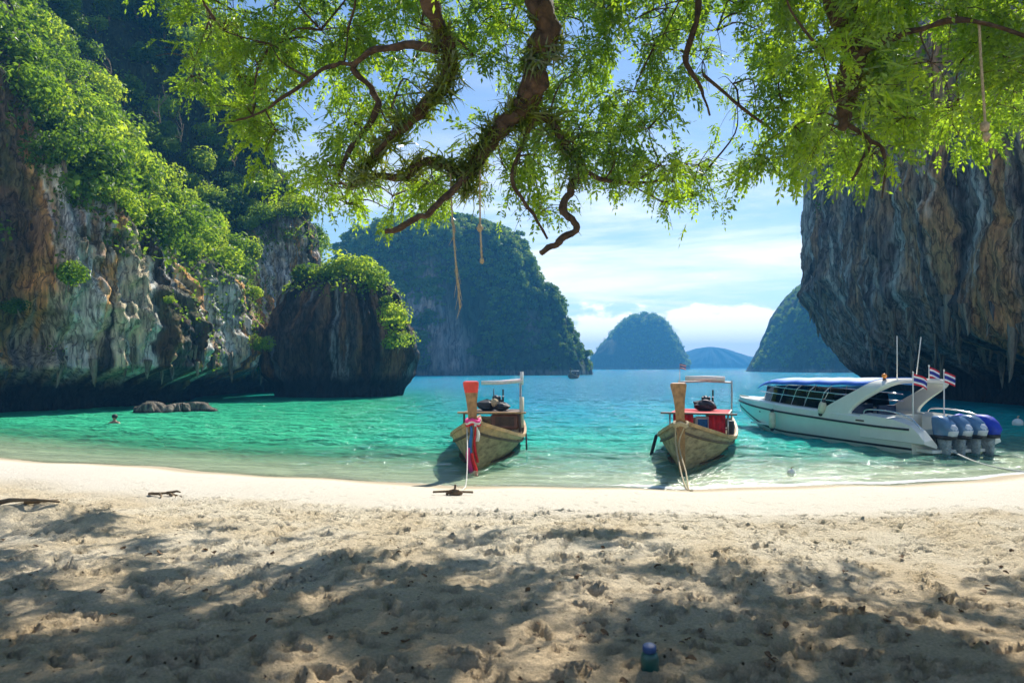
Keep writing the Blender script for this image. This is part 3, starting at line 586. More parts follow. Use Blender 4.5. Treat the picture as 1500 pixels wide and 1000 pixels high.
# free-standing rocks, in rings
def ring_rock(name, cx, cy_, hs, rad, seed, colour, nth=220, amp=1.0, mat='rock', lean=(0, 0), fs=1.0):
    th = np.linspace(0, 2 * np.pi, nth, endpoint=False); TH, H = np.meshgrid(th, hs, indexing='ij'); R = rad(TH, H); mx = R.max()
    ux, uy = np.cos(TH), np.sin(TH); a, b = ux * mx, uy * mx
    fl = ridged(a * .35 * fs, b * .35 * fs, H * .05 * fs, 3, seed) - .5; mid = fbm(a * .5 * fs, b * .5 * fs, H * .4 * fs, 4, seed + 3) - .5; fine = fbm(a * 1.6 * fs, b * 1.6 * fs, H * .9 * fs, 4, seed + 5) - .5; fn = ridged(a * 1.0 * fs, b * 1.0 * fs, H * .12 * fs, 3, seed + 8) - .5
    taper = np.clip(R / (.15 * mx), 0, 1); R = np.maximum(R + taper * amp * (1.6 * fl + 1.3 * mid + .55 * fine + .5 * fn), 0.01)
    hh = (H - hs[0]) / (hs[-1] - hs[0])
    V = np.stack([cx + ux * R + lean[0] * hh, cy_ + uy * R + lean[1] * hh, H + taper * amp * .5 * mid], -1)
    o = link(name, np_mesh(name, V, grid_faces(nth, len(hs), True), colour(TH, H, a, b, fl, mid, V)), MAT[mat]); return o, V, TH, H
def orad(TH, H):
    ex = 5.5 + .8 * np.sin(TH * 2 + .5); prof = np.interp(H, [-3, 0, .8, 1.8, 3.2, 5, 7, 9, 10, 10.6, 10.9], [.80, .79, .83, .95, 1.0, .96, .86, .72, .58, .34, .02])
    prof = prof - .10 * np.maximum(np.cos(TH), 0) * sstep(5, 10, H) - .08 * np.maximum(-np.cos(TH), 0) * sstep(3, 10, H); return ex * prof
def ocol(TH, H, a, b, fl, mid, V):
    u = TH * 5.5 + 1.6 * mid; z = np.zeros(H.shape + (3,), np.float32) + np.array((.10, .08, .062), np.float32)
    z = mixc(z, (.32, .17, .08), sstep(.46, .58, fbm(u * 1.0, H * .08, .3, 4, 511)) * .8); z = mixc(z, (.34, .36, .36), sstep(.60, .68, fbm(u * 1.4, H * .10, .9, 4, 531)) * .75)
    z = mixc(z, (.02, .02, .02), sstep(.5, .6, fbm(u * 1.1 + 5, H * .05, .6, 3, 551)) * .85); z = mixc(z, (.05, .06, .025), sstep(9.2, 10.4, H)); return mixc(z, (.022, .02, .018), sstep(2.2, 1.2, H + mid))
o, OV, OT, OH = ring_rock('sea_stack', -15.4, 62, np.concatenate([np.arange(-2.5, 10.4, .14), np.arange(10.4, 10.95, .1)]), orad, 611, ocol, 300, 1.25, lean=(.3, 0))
tag(o, 'squat dark rock stack with bushes on top beside the streaked cliff', 'rock', kind='structure')
def lrock(name, x, y, r, h, seed, label):
    o, *_ = ring_rock(name, x, y, np.linspace(-1.2, h, 26), lambda T, H: (r + .35 * r * np.sin(T * 2 + seed)) * np.sqrt(np.clip(1 - ((H + 1.2) / (h + 1.2)) ** 3, 0, 1)), seed, lambda TH, H, a, b, fl, mid, V: mixc(np.zeros(H.shape + (3,), np.float32) + np.array((.32, .28, .21), np.float32), (.05, .045, .035), sstep(.18, .02, H + .3 * mid)), 72, .62, fs=3.4)
    tag(o, label, 'rock', 'rocks awash below the cliff')
for i, (x, y, r, h, lb) in enumerate(((-20.6, 39.2, .75, .62, 'low pale rock awash at the cliff foot, tallest of its row'), (-19.4, 39.6, .7, .5, 'low pale rock awash in the middle of the row at the cliff foot'), (-18.6, 40.2, .5, .55, 'low pale rock awash at the open end of its row by the cliff'), (-21.5, 39.6, .5, .35, 'smallest flat rock awash against the foot of the cliff'))):
    lrock('shore_rock', x, y, r, h, 700 + i * 9, lb)

# islands farther out
def island(name, cx, cy_, rx, ry, prof, seed, label, nth=160, nh=60, amp=1.0, fs=1.0, rockf=.5, skew=(0, 0)):
    hmax = prof[0][-1]; hs = np.concatenate([[-1.5], np.linspace(0, hmax, nh)])
    def rad(TH, H):
        p = np.interp(H, prof[0], prof[1]); e = (np.abs(np.cos(TH) / rx) ** 2.6 + np.abs(np.sin(TH) / ry) ** 2.6) ** (-1 / 2.6)
        return e * p * (1 + .16 * (fbm(np.cos(TH) * 2 + 5, np.sin(TH) * 2 + 5, H / hmax * 1.6, 3, seed + 40) - .5))
    def colr(TH, H, a, b, fl, mid, V):
        z = np.zeros(H.shape + (3,), np.float32) + np.array((.035, .055, .022), np.float32); bare = sstep(1 - rockf - .06, 1 - rockf + .06, fbm(a * .06 * fs, b * .06 * fs, H * .05 * fs, 3, seed + 60)) * sstep(hmax * .75, hmax * .45, H)
        rk = mixc(np.zeros(H.shape + (3,), np.float32) + np.array((.26, .23, .21), np.float32), (.42, .33, .27), sstep(.45, .6, fbm(a * .5 * fs, b * .5 * fs, H * .04 * fs, 3, seed + 66)))
        return mixc(z, rk, np.maximum(bare, sstep(2.0, .8, H) * .5))
    o, V, TH, H = ring_rock(name, cx, cy_, hs, rad, seed, colr, nth, amp, 'rock_far', skew, fs); tag(o, label, 'island', kind='structure'); return o, V
ci, CV = island('jungle_island', -26, 236, 36, 28, ([-2, 0, 2, 10, 24, 38, 46, 51, 53], [.98, .97, 1.0, .98, .96, .91, .76, .42, .02]), 811, 'big steep jungle-covered limestone island behind the dark rock stack', 260, 100, 3.2, .32, .40)
ck, CK = island('jungle_knoll', 8, 226, 16.5, 18, ([-2, 0, 2, 7.6, 12, 18, 24, 28, 30.5], [1.0, 1.0, .99, .86, .68, .50, .42, .30, .02]), 823, 'lower wooded shoulder running down to the water beside the big island', 170, 50, 2.2, .35, .34)
mi, MV = island('domed_islet', 130, 720, 52, 40, ([-2, 0, 4, 14, 28, 40, 50, 56, 58], [1, 1, .98, .90, .72, .56, .40, .22, .02]), 841, 'small domed blue island alone on the horizon', 140, 40, 3.0, .22, .2, skew=(10, 0))
mj, MV2 = island('domed_islet', 103, 700, 24, 30, ([-2, 0, 4, 14, 22, 28, 31], [1, 1, .97, .82, .55, .28, .02]), 843, 'low rounded blue knob joined to the small domed island', 90, 26, 2.0, .22, .2)
ri, RIV = island('steep_island', 172, 350, 47, 45, ([-2, 0, 6, 16, 28, 40, 48, 53, 55], [1, 1, .97, .90, .82, .70, .55, .34, .02]), 861, 'steep blue island half hidden behind the overhanging cliff', 200, 60, 2.4, .25, .2, skew=(10, 0))
fr_, FRV = island('far_ridge', 430, 1480, 130, 60, ([-2, 0, 8, 20, 32, 42, 46], [1, 1, .92, .70, .44, .2, .02]), 881, 'faint low blue ridge on the far horizon', 140, 24, 7.0, .1, .1)
f2, _ = island('far_ridge', 600, 1520, 150, 60, ([-2, 0, 8, 16, 24, 30, 33], [1, 1, .92, .70, .44, .2, .02]), 887, 'fainter lower ridge trailing off from the far blue ridge', 120, 20, 6.0, .1, .1)

# ------------------------------------------------------------------ plants on the cliffs and islands
def pick(V, ok, n, rng):
    idx = np.argwhere(ok); w = rng.choice(len(idx), size=min(n, len(idx)), replace=False); return idx[w]
rp_ = np.random.default_rng(21)
rtop = LB[:, 2:3] + 0 * LH; LPX = 750 + 1000 * LV[..., 0] / np.maximum(LV[..., 1], 3); LPY = 537 - 1000 * (LV[..., 2] - CAMZ) / np.maximum(LV[..., 1], 3)
inview = (LPX > -60) & (LPX < 560) & (LPY > -70) & (LV[..., 1] > 20) & (LV[..., 1] < 92)
okv = inview & (LH > rtop + .2)
# keep the shrubs apart so that they spread evenly over the slope
cand = pick(LV, okv, 12000, rp_); chosen = []
for i, j in cand:
    p = LV[i, j]
    if all((p[0]-q[0])**2 + (p[1]-q[1])**2 + (p[2]-q[2])**2 > 1.75**2 for q in chosen): chosen.append(p)
    if len(chosen) >= 295: break
for p in chosen:
    br = rp_.random() < .25
    shrub('cliff_shrub', (p[0], p[1], p[2] + .35), float(rp_.uniform(1.3, 2.7)), ('bright yellow-green' if br else 'dull dark green') + ' shrub in the jungle growing above the streaked limestone cliff', ('bright' if br else 'dull') + ' shrubs above the streaked cliff', bright=br)
def creeper(name, V, ok, n, leaf, mat, label, seed, lift=.3, rep=1):
    r = np.random.default_rng(seed); q = pick(V, ok, n, r); p = V[q[:, 0], q[:, 1]]; p = np.repeat(p, rep, 0); p = p + r.normal(size=p.shape) * lift
    nn = r.normal(size=p.shape) + np.array([.2, -.4, .6]); nn /= np.linalg.norm(nn, axis=1, keepdims=True)
    o = link(name, np_mesh(name, *leaf_quads(p, nn, leaf * (.5 + r.random(len(p))), .6, .3, r), smooth=False), MAT[mat]); return tag(o, label, 'creeper', kind='stuff')
patch = fbm(LS * .35, LH * .3, .2, 3, 951)
creeper('creepers', LV, inview & (LH > rtop - 1.5) , 14000, .32, 'leaf_cliff', 'tangled creepers and undergrowth covering the slope above the cliff', 31, .4, 2)
creeper('creepers', LV, inview & (LH > 2.5) & (LH < rtop) & (patch > .60), 2600, .24, 'leaf_cliff', 'thin creepers clinging to the bare face of the streaked cliff', 32, .22, 2)
def from_px(x, y, V):
    d = (750 + 1000 * V[..., 0] / np.maximum(V[..., 1], 3) - x) ** 2 + (537 - 1000 * (V[..., 2] - CAMZ) / np.maximum(V[..., 1], 3) - y) ** 2 + 4.0 * np.maximum(V[..., 1] - 30, 0)
    return V[np.unravel_index(np.argmin(d), d.shape)]
for x, y, r, lb in ((360, 370, 1.9, 'big bright green bush hanging down the cliff above the hollow'), (368, 430, 1.2, 'leafy bush hanging under the big bright bush on the cliff'), (378, 505, 1.0, 'yellowish bush low on the cliff beside the dark rock stack'), (100, 410, 1.2, 'dark green bush on the shaded grey part of the cliff'), (22, 450, .9, 'small bush on the ledge above the dark hollow in the cliff'), (235, 265, 1.7, 'pale leafy bush on the lip of the streaked rock face'), (300, 290, 1.9, 'broad leafy bush overhanging the orange streaks'), (440, 300, 1.7, 'bright bush on the corner where the cliff meets the sky'), (240, 440, .4, 'tiny fern tuft in the middle of the orange streaks')):
    p = from_px(x, y, LV); shrub('cliff_bush', (p[0] + .5, p[1] - .5, p[2]), r, lb, None, bright=(x > 200))
def dead_tree(p, h, seed, lb):
    random.seed(seed); e_ = empty('bare_tree', tuple(float(v) for v in p)); tag(e_, lb, 'tree'); m = MB(); P_ = [Vector((0, 0, -.5))]
    for k in range(5): P_.append(P_[-1] + Vector((random.uniform(-.1, .3), random.uniform(-.35, .0), .26)) * h)
    m.tube(catmull([tuple(q) for q in P_], 3), list(np.linspace(.07, .015, 16)), 6); m.build('trunk', MAT['bare'], e_, smooth=True)
    for k in range(6):
        a = P_[1 + k % 5]; d = Vector((random.uniform(-1, 1), random.uniform(-1, .2), random.uniform(-.1, .9))).normalized(); m = MB(); m.tube([a, a + d * h * .3, a + d * h * .6 + Vector((0, 0, .15 * h))], [.035, .02, .008], 5); m.build('branch', MAT['bare'], e_, smooth=True)
MAT['bare'] = M('bare_pale_wood', (.36, .24, .15), .85, var=.35, sc=6)
for i, (x, y, h, lb) in enumerate(((225, 185, 1.6, 'bare pale twisted tree leaning out of the jungle above the cliff'), (255, 215, 1.3, 'second bare tree with reddish branches below the leaning one'), (150, 130, 1.2, 'thin bare trunk among the dark shrubs high on the cliff'), (330, 250, 1.2, 'bare grey tree above the orange streaked rock'), (400, 270, 1.2, 'bare tree on the slope near the rock stack'))):
    p = from_px(x, y, LV); dead_tree((p[0] + 1.6, p[1] - 1.8, p[2] + .3), h, 60 + i, lb)
# on the stack
for i, (dx, dy, z, r, lb) in enumerate(((-3.0, -1.2, 10.2, 2.0, 'leafy bush on the inner shoulder of the dark rock stack'), (-.9, -1.6, 10.9, 2.2, 'round bush crowning the middle of the dark rock stack'), (1.2, -1.2, 11.2, 2.4, 'tallest bright bush on top of the dark rock stack'), (3.0, -1.4, 10.2, 2.0, 'bush leaning out at the seaward top of the rock stack'), (5.0, -2.0, 6.7, 2.0, 'bright bush hanging off the seaward face of the rock stack'), (5.3, -2.4, 4.9, 2.1, 'lowest bright bush hanging near the water on the rock stack'), (4.4, -2.6, 8.2, .9, 'small dark bush halfway down the seaward face of the rock stack'), (-4.2, .4, 9.4, 2.0, 'bush in the gap between the rock stack and the cliff'))):
    shrub('stack_bush', (-15.4 + dx, 62 + dy, z), r, lb, None, bright=i not in (0, 6))
ostk = (OH > 8.8); creeper('creepers', OV, ostk, 1100, .30, 'leaf_bright', 'low undergrowth covering the top of the dark rock stack', 33, .35, 2)
# the hanging cliff: sparse tufts
RPX = 750 + 1000 * RV[..., 0] / np.maximum(RV[..., 1], 3)
creeper('creepers', RV, (RV[..., 1] > 30) & (RV[..., 1] < 95) & (RH > 18) & (fbm(RS_ * .3, RH * .3, .2, 3, 971) > .58), 1500, .3, 'leaf_cliff', 'thin creepers clinging high on the overhanging cliff', 34, .25, 2)
# island trees: shared crowns
CROWN = [np_mesh('tree_crown', *clump(300 + i, 420, (1.0, 1.0, .9), .30, 8), smooth=False) for i in range(5)]
for me in CROWN: me.materials.append(MAT['leaf_far'])
def forest(V, n, ok, rmin, rmax, name, label, group, seed, sep):
    r = np.random.default_rng(seed); ch = []; out = 0
    for i, j in pick(V, ok, 6000, r):
        p = V[i, j]
        if ch and (np.sum((np.array(ch) - p) ** 2, 1) < sep * sep).any(): continue
        ch.append(p); o = link(name, CROWN[int(r.integers(0, 5))]); s = float(r.uniform(rmin, rmax)); o.location = (p[0], p[1], p[2] + .25 * s); o.scale = (s, s, s * float(r.uniform(.8, 1.15))); o.rotation_euler = (0, 0, float(r.random() * 6.28)); tag(o, label, 'tree', group); out += 1
        if out >= n: break
    return ch
def facing(V, cx, cy_): return (V[..., 1] < cy_ + 6)
def fbare(V, s): return fbm(V[..., 0] * .07, V[..., 1] * .07, V[..., 2] * .05, 3, s)
bc = fbare(CV, 990)
okc = facing(CV, -26, 236) & (CV[..., 2] > 2.5) & ((bc < .60) | (CV[..., 2] > 30)) & (CV[..., 0] > -58)
forest(CV, 300, okc, 1.2, 3.2, 'island_tree', 'jungle tree on the steep side of the big island', 'trees on the big island', 41, 2.0)
forest(CK, 110, facing(CK, -6, 226) & (CK[..., 2] > 2), 1.2, 2.4, 'shoulder_tree', 'jungle tree on the wooded shoulder beside the big island', 'trees on the wooded shoulder', 43, 1.7)
def bulk(name, V, ok, n, rad, label, seed, mat='leaf_far', nl=90):
    r = np.random.default_rng(seed); q = pick(V, ok, n, r); Vs = []; Fs = []; b = 0; base = [clump(seed + i, nl, (1, 1, .9), .42, 6) for i in range(4)]
    for k, (i, j) in enumerate(q):
        v, f = base[k % 4]; s = rad * (.6 + .8 * r.random()); a = r.random() * 6.28; c_, s_ = math.cos(a), math.sin(a)
        vv = np.stack([v[:, 0] * c_ - v[:, 1] * s_, v[:, 0] * s_ + v[:, 1] * c_, v[:, 2]], 1) * s + V[i, j]; Vs.append(vv); Fs.append(f + b); b += len(vv)
    o = link(name, np_mesh(name, np.concatenate(Vs), np.concatenate(Fs), smooth=False), MAT[mat]); tag(o, label, 'forest', kind='stuff')
bulk('forest', CV, facing(CV, -26, 236) & (CV[..., 2] > 2) & ((bc < .60) | (CV[..., 2] > 30)), 2000, 1.25, 'dense undergrowth between the trees of the big island', 51)
bulk('forest', CK, facing(CK, -6, 226) & (CK[..., 2] > 1.2), 500, 1.1, 'dense undergrowth on the wooded shoulder beside the big island', 52)
bulk('forest', RIV, (RIV[..., 1] < 360) & (RIV[..., 2] > 2), 1100, 1.8, 'forest covering the steep blue island behind the overhanging cliff', 53)
bulk('forest', MV, (MV[..., 1] < 730) & (MV[..., 2] > 3), 700, 2.6, 'forest covering the small domed island', 54, nl=60)

# ------------------------------------------------------------------ the tree that overhangs the beach
tree = empty('overhanging_tree', (4.2, -3.2, zat(4.2, -3.2)))
tag(tree, 'big spreading tree with twisting limbs hanging over the sand', 'tree')
TO = Vector(tree.location)
def tpart(mb, name, mat, **k):
    mb.v = [tuple(Vector(v) - TO) for v in mb.v]; return mb.build(name, mat, tree, **k)
random.seed(8)
LIMBS = []       # smoothed limb points for hanging boughs and epiphytes
def limb(name, pts, n=7, knob=.22, k=10, mat='bark'):
    P = []
    for q in pts:
        P.append(list(q[0]) + [q[1]] if isinstance(q[0], Vector) else list(px(*q[:3])) + [q[3]])
    c = catmull(P, n); rr = c[:, 3] * .86 * (1 + knob * (np.array([vnoise(i * .45, len(LIMBS) * 3.1, 0, 5) for i in range(len(c))]).ravel() - .5) * 2)
    wob = np.stack([fbm(np.arange(len(c)) * .35, len(LIMBS) * 2.3 + a, 0, 2, 71 + a) - .5 for a in range(3)], 1) * c[:, 3:4] * 1.3
    m = MB(); m.tube([tuple(v) for v in c[:, :3] + wob], list(np.maximum(rr, .006)), k, rough=.28); LIMBS.append(c); return tpart(m, name, MAT[mat], smooth=True)
F1 = Vector((2.2, 2.4, 9.4))
limb('trunk', [(Vector((4.2, -3.2, TO.z - .3)), .62), (Vector((4.1, -3.0, 2.4)), .5), (Vector((3.7, -1.8, 5.2)), .44), (Vector((3.0, .4, 7.8)), .38), (F1, .30)], 8, .15, 16)
limb('limb', [(F1, .2), (Vector((.3, 5.2, 9.6)), .17), (628, -120, 8.0, .14), (628, 0, 8.5, .125), (652, 55, 8.9, .12), (664, 98, 9.1, .115), (642, 135, 9.3, .11), (602, 175, 9.6, .10), (562, 215, 9.9, .085), (520, 270, 10.1, .05)])
limb('limb', [(F1, .28), (Vector((1.2, 5.6, 9.2)), .25), (792, -100, 8.4, .22), (792, 0, 8.8, .20), (800, 55, 9.0, .19), (786, 110, 9.2, .18), (768, 158, 9.4, .165), (736, 190, 9.5, .14), (706, 222, 9.6, .115), (690, 252, 9.7, .085), (680, 287, 9.8, .05)])
limb('limb', [(F1, .28), (Vector((3.2, 5.0, 8.8)), .26), (1238, -110, 7.8, .24), (1242, 0, 8.0, .21), (1250, 60, 8.2, .19), (1246, 120, 8.3, .16), (1232, 188, 8.4, .05)])
limb('limb', [(F1, .16), (Vector((2.4, 6.4, 10.0)), .12), (1035, -110, 9.4, .07), (1022, 20, 9.8, .05), (1005, 84, 10, .045), (1027, 128, 10.1, .03), (1040, 170, 10.2, .015)])
limb('branch', [(705, 224, 9.6, .09), (686, 252, 9.65, .085), (642, 240, 9.7, .08), (610, 241, 9.75, .075), (598, 258, 9.8, .065), (543, 258, 9.9, .06), (512, 277, 10, .045)])
limb('branch', [(690, 250, 9.6, .06), (654, 288, 9.5, .055), (626, 312, 9.45, .052), (595, 328, 9.4, .05), (566, 340, 9.35, .042)], mat='bark')
limb('branch', [(772, 150, 9.4, .09), (790, 172, 9.5, .08), (812, 182, 9.6, .075), (826, 212, 9.7, .075), (850, 244, 9.75, .07), (838, 274, 9.7, .068), (826, 304, 9.65, .062), (845, 334, 9.6, .058), (820, 354, 9.55, .055), (793, 372, 9.5, .045)])
limb('branch', [(850, 244, 9.75, .05), (880, 262, 10, .04), (930, 268, 10.4, .03), (985, 262, 10.8, .02)])
limb('branch', [(785, 170, 9.4, .045), (760, 222, 9.6, .035), (750, 268, 9.7, .032), (778, 308, 9.75, .03), (802, 350, 9.7, .02)])
limb('branch', [(640, 70, 8.9, .06), (560, 70, 9.3, .05), (518, 96, 9.6, .05), (545, 130, 9.7, .05), (552, 164, 9.8, .05), (515, 215, 9.9, .045), (495, 264, 10, .03)])
limb('branch', [(518, 94, 9.6, .035), (484, 96, 9.6, .035), (440, 125, 9.5, .03), (380, 165, 9.4, .02), (330, 180, 9.3, .012)])
limb('branch', [(1242, 180, 8.4, .035), (1270, 206, 8.35, .032), (1262, 238, 8.3, .026), (1248, 264, 8.25, .015)])
limb('branch', [(1250, 85, 8.2, .06), (1290, 62, 8.0, .05), (1345, 42, 7.8, .04), (1420, 30, 7.6, .03), (1520, 60, 7.5, .02)])
limb('branch', [(1270, 205, 8.35, .025), (1292, 218, 8.3, .025), (1296, 250, 8.25, .018), (1292, 290, 8.2, .01)])
limb('branch', [(1030, 110, 10.1, .03), (1090, 160, 10.4, .025), (1140, 200, 10.6, .02), (1160, 240, 10.7, .012)])
NL_MAIN = len(LIMBS)
allp = np.concatenate([c[:, :3] for c in LIMBS[1:]])

# leaf sprays: a rachis with paired leaflets
def spray_mesh(seed):
    r = np.random.default_rng(seed); Vs = []; Fs = []; L_ = .30 + .08 * r.random(); n = int(r.integers(4, 6)); b = 0
    def add(v, f):
        nonlocal b
        Vs.append(np.array(v)); Fs.append(np.array(f) + b); b += len(v)
    def bend(t): return np.array([0, t * L_, -.10 * t * t])
    add([bend(0) + (.003, 0, 0), bend(0) - (.003, 0, 0), bend(1), bend(.5) + (.003, 0, .002)], [[0, 1, 2], [0, 2, 3]])
    for k in range(n):
        for sgn in (-1, 1):
            t = .18 + .75 * k / n + .03 * r.normal(); p = bend(t); ll = (.065 + .045 * r.random()); w = ll * .50; a = sgn * (.95 + .25 * r.normal()); d = np.array([math.sin(a), math.cos(a), -.18 + .25 * r.normal()]); d /= np.linalg.norm(d)
            sd = np.cross(d, [0, 0, 1]); sd /= np.linalg.norm(sd); up = np.array([0, 0, 1.0]); p0 = p + d * .006
            add([p0, p0 + d * ll * .45 + sd * w / 2 + up * .008, p0 + d * ll, p0 + d * ll * .45 - sd * w / 2 + up * .008], [[0, 1, 2], [0, 2, 3]])
    p = bend(1.0); d = np.array([0, 1, -.3]); add([p, p + d * .05 + (.022, 0, 0), p + d * .11, p + d * .05 - np.array([.022, 0, 0])], [[0, 1, 2], [0, 2, 3]])
    return np.concatenate(Vs).astype(np.float32), np.concatenate(Fs)
SPR = [spray_mesh(900 + i) for i in range(8)]
rt_ = np.random.default_rng(77)
bound = np.array([(235, 150), (262, 190), (310, 195), (380, 240), (440, 318), (500, 332), (560, 335), (620, 342), (665, 325), (720, 330), (760, 345), (800, 372), (850, 340), (900, 305), (940, 322), (985, 345), (1040, 300), (1080, 285), (1130, 312), (1160, 262), (1185, 250), (1225, 292), (1260, 268), (1295, 305), (1330, 258), (1390, 238), (1450, 235), (1490, 190), (1560, 150)], float)
blobs = []
tries = 0
while len(blobs) < 290 and tries < 60000:
    tries += 1
    x = rt_.uniform(245, 1560); y = -60 + 430 * rt_.random() ** 1.25; D = rt_.uniform(9.6, 13.8) if x < 1150 else rt_.uniform(7.4, 11.5)
    R = rt_.uniform(.38, .75); rpx = R / D * 1000
    if y + rpx * .75 > np.interp(x, bound[:, 0], bound[:, 1]) or x - rpx < 228: continue
    hole = fbm(x / 62, y / 62, 3.3, 3, 88)
    if x < 1150 and hole > (.53 if y > 90 else .70) : continue
    if any(((x - h[0]) / h[2]) ** 2 + ((y - h[1]) / h[3]) ** 2 < 1 for h in ((455, 165, 45, 65), (700, 135, 50, 50), (655, 215, 45, 38), (930, 80, 28, 36), (575, 70, 36, 28), (745, 285, 40, 26), (640, 100, 30, 40), (890, 130, 30, 30), (590, 200, 50, 40), (1080, 80, 40, 40))): continue
    p = px(x, y, D)
    if any((p - Vector(b[0])).length < .66 for b in blobs): continue
    blobs.append((tuple(p), R))
# the crown goes on above and behind the picture
for k in range(125):
    p = (rt_.uniform(-7.5, 10), rt_.uniform(3.5, 13), 0); z = rt_.uniform(max(7.0, CAMZ + .57 * p[1] + .5), max(8.5, CAMZ + .57 * p[1] + 2.6)); blobs.append(((p[0], p[1], z), rt_.uniform(.6, .95)))
tw = MB(); SP = []
random.seed(12)
blobs.sort(key=lambda q: float(((allp - np.array(q[0])) ** 2).sum(1).min())); nodes = allp.copy()
for c, R in blobs:
    c = np.array(c); j = np.argmin(((nodes - c) ** 2).sum(1)); a = nodes[j]; dist = np.linalg.norm(c - a); nodes = np.concatenate([nodes, c[None]])
    mid_ = (a + c) / 2 + rt_.normal(size=3) * .12 * dist + np.array([0, 0, .10 * dist])
    bq = catmull([a, mid_, c], 4); tw.tube([tuple(q) for q in bq], list(np.linspace(min(.03, .012 + .008 * dist), .007, len(bq))), 5, False)
    for s in range(6):
        d = rt_.normal(size=3); d /= np.linalg.norm(d); d[2] -= .25; e = c + d * R * rt_.uniform(.6, 1.0) * np.array([1.1, 1.1, .8]); m_ = (c + e) / 2 + np.array([0, 0, .08]); q = catmull([c, m_, e], 3); tw.tube([tuple(v) for v in q], list(np.linspace(.007, .003, len(q))), 4, False)
        for h in range(int(13 * R / .55) + 2):
            t = rt_.uniform(.2, 1.0); p = q[min(len(q) - 1, int(t * len(q)))] + rt_.normal(size=3) * .09; dd = d + rt_.normal(size=3) * .75; dd[2] -= .35; SP.append((p, dd / np.linalg.norm(dd)))
sp_p = np.array([q[0] for q in SP]); k_ = (sp_p[:, 2] - .7) / SUN.z; sgx, sgy = sp_p[:, 0] - SUN.x * k_, sp_p[:, 1] - SUN.y * k_
gap = fbm(sgx * 2.9, sgy * 2.4, 2.2, 2, 333) + .10 * sstep(6.5, 9.0, sgy) - .05 * sstep(5.5, 4, sgy) * 0  # sprays cut away along the sun's line to shape sun spots on the sand
SP = [q for q, g_ in zip(SP, gap) if g_ < .508]
tpart(tw, 'twigs', MAT['bark'], smooth=True)['kind'] = 'stuff'
def frame(d, roll):
    y_ = Vector(d); x_ = y_.cross(Vector((0, 0, 1)));
    if x_.length < .05: x_ = Vector((1, 0, 0))
    x_.normalize(); z_ = x_.cross(y_); c_, s_ = math.cos(roll), math.sin(roll); x2 = x_ * c_ + z_ * s_; z2 = z_ * c_ - x_ * s_
    return np.array([[x2.x, y_.x, z2.x], [x2.y, y_.y, z2.y], [x2.z, y_.z, z2.z]])
SPME = []
for i, (v, f) in enumerate(SPR): me = np_mesh('leaf_spray', v, f, smooth=False); me.materials.append(MAT['leaf_near']); SPME.append(me)
sc_ = [(float(np.hypot(p[1], p[0])), k) for k, (p, d) in enumerate(SP) if 0 < 750 + 1000 * p[0] / p[1] < 1500 and 0 < 537 - 1000 * (p[2] - CAMZ) / p[1]]
near = set(k for _, k in sorted(sc_)[:300])
Vs, Fs, b = [], [], 0
for k, (p, d) in enumerate(SP):
    s = float(rt_.uniform(.5, 1.0)); roll = float(rt_.normal(0, .6)); Rm = frame(d, roll); q = int(rt_.integers(0, 8))
    if k in near:
        o = link('leaf_spray', SPME[q], None, tree); Mx = Matrix([list(Rm[i] * s) + [float(p[i] - TO[i])] for i in range(3)] + [[0, 0, 0, 1]]); o.matrix_local = Mx
    else:
        v, f = SPR[q]; vv = (v @ Rm.T) * s + p - np.array(TO); Vs.append(vv); Fs.append(f + b); b += len(vv)
o = link('foliage', np_mesh('foliage', np.concatenate(Vs), np.concatenate(Fs), smooth=False), MAT['leaf_near'], tree); o['kind'] = 'stuff'
print('sprays', len(SP), 'blobs', len(blobs))

# strap-leaved epiphytes sitting on the limbs
def tuft(seed, n=46):
    r = np.random.default_rng(seed); m = MB()
    for i in range(n):
        a = r.uniform(0, 6.28); el = r.uniform(-.5, 1.2); L_ = r.uniform(.16, .42); w = r.uniform(.008, .016); d = Vector((math.cos(a) * math.cos(el), math.sin(a) * math.cos(el), math.sin(el))); sd = d.cross(Vector((0, 0, 1))).normalized() * w
        o_ = Vector(r.normal(size=3) * np.array([.07, .07, .05])); p1 = o_ + d * L_ * .5 + Vector((0, 0, .02)); p2 = o_ + d * L_ + Vector((0, 0, -.28 * L_)); m.add([o_ + sd, o_ - sd, p1 - sd * .9, p1 + sd * .9, p2], [(0, 1, 2, 3), (3, 2, 4)])
    me = bpy.data.meshes.new('strap_tuft'); me.from_pydata(m.v, [], m.f); me.materials.append(MAT['strap']); return me
TUFT = [tuft(i) for i in range(5)]
def tufts(li, a, b, n, lb, grp, sc=1.0):
    c = LIMBS[li]; 
    for k in range(n):
        i = a + (b - a) * (k + .5) / n * 1.0; i = int(np.clip(i * (len(c) - 1), 0, len(c) - 1)); p = c[i]; o = link('strap_fern', TUFT[int(rt_.integers(0, 5))]); r = p[3]
        an = rt_.uniform(0, 6.28); o.location = (p[0] + math.cos(an) * r * .8, p[1] + math.sin(an) * r * .8 - .03, p[2] + r * .4 * math.sin(an * 2)); s = sc * float(rt_.uniform(.7, 1.15)); o.scale = (s, s, s); o.rotation_euler = (float(rt_.normal(0, .7)), float(rt_.normal(0, .7)), float(rt_.random() * 6.28)); tag(o, lb, 'fern', grp)
tufts(1, .42, 1.0, 24, 'strap-leaved fern sitting on the smooth S-curved limb of the tree', 'ferns on the S-curved limb')
tufts(2, .38, 1.0, 40, 'strap-leaved fern sitting on the thickest shaggy limb of the tree', 'ferns on the shaggy limb')
tufts(3, .45, .95, 9, 'strap-leaved fern sitting on the stout dark limb by the overhanging cliff', 'ferns on the stout dark limb', .9)
tufts(5, .1, .95, 14, 'strap-leaved fern on the level branch below the shaggy limb', 'ferns on the level branch')
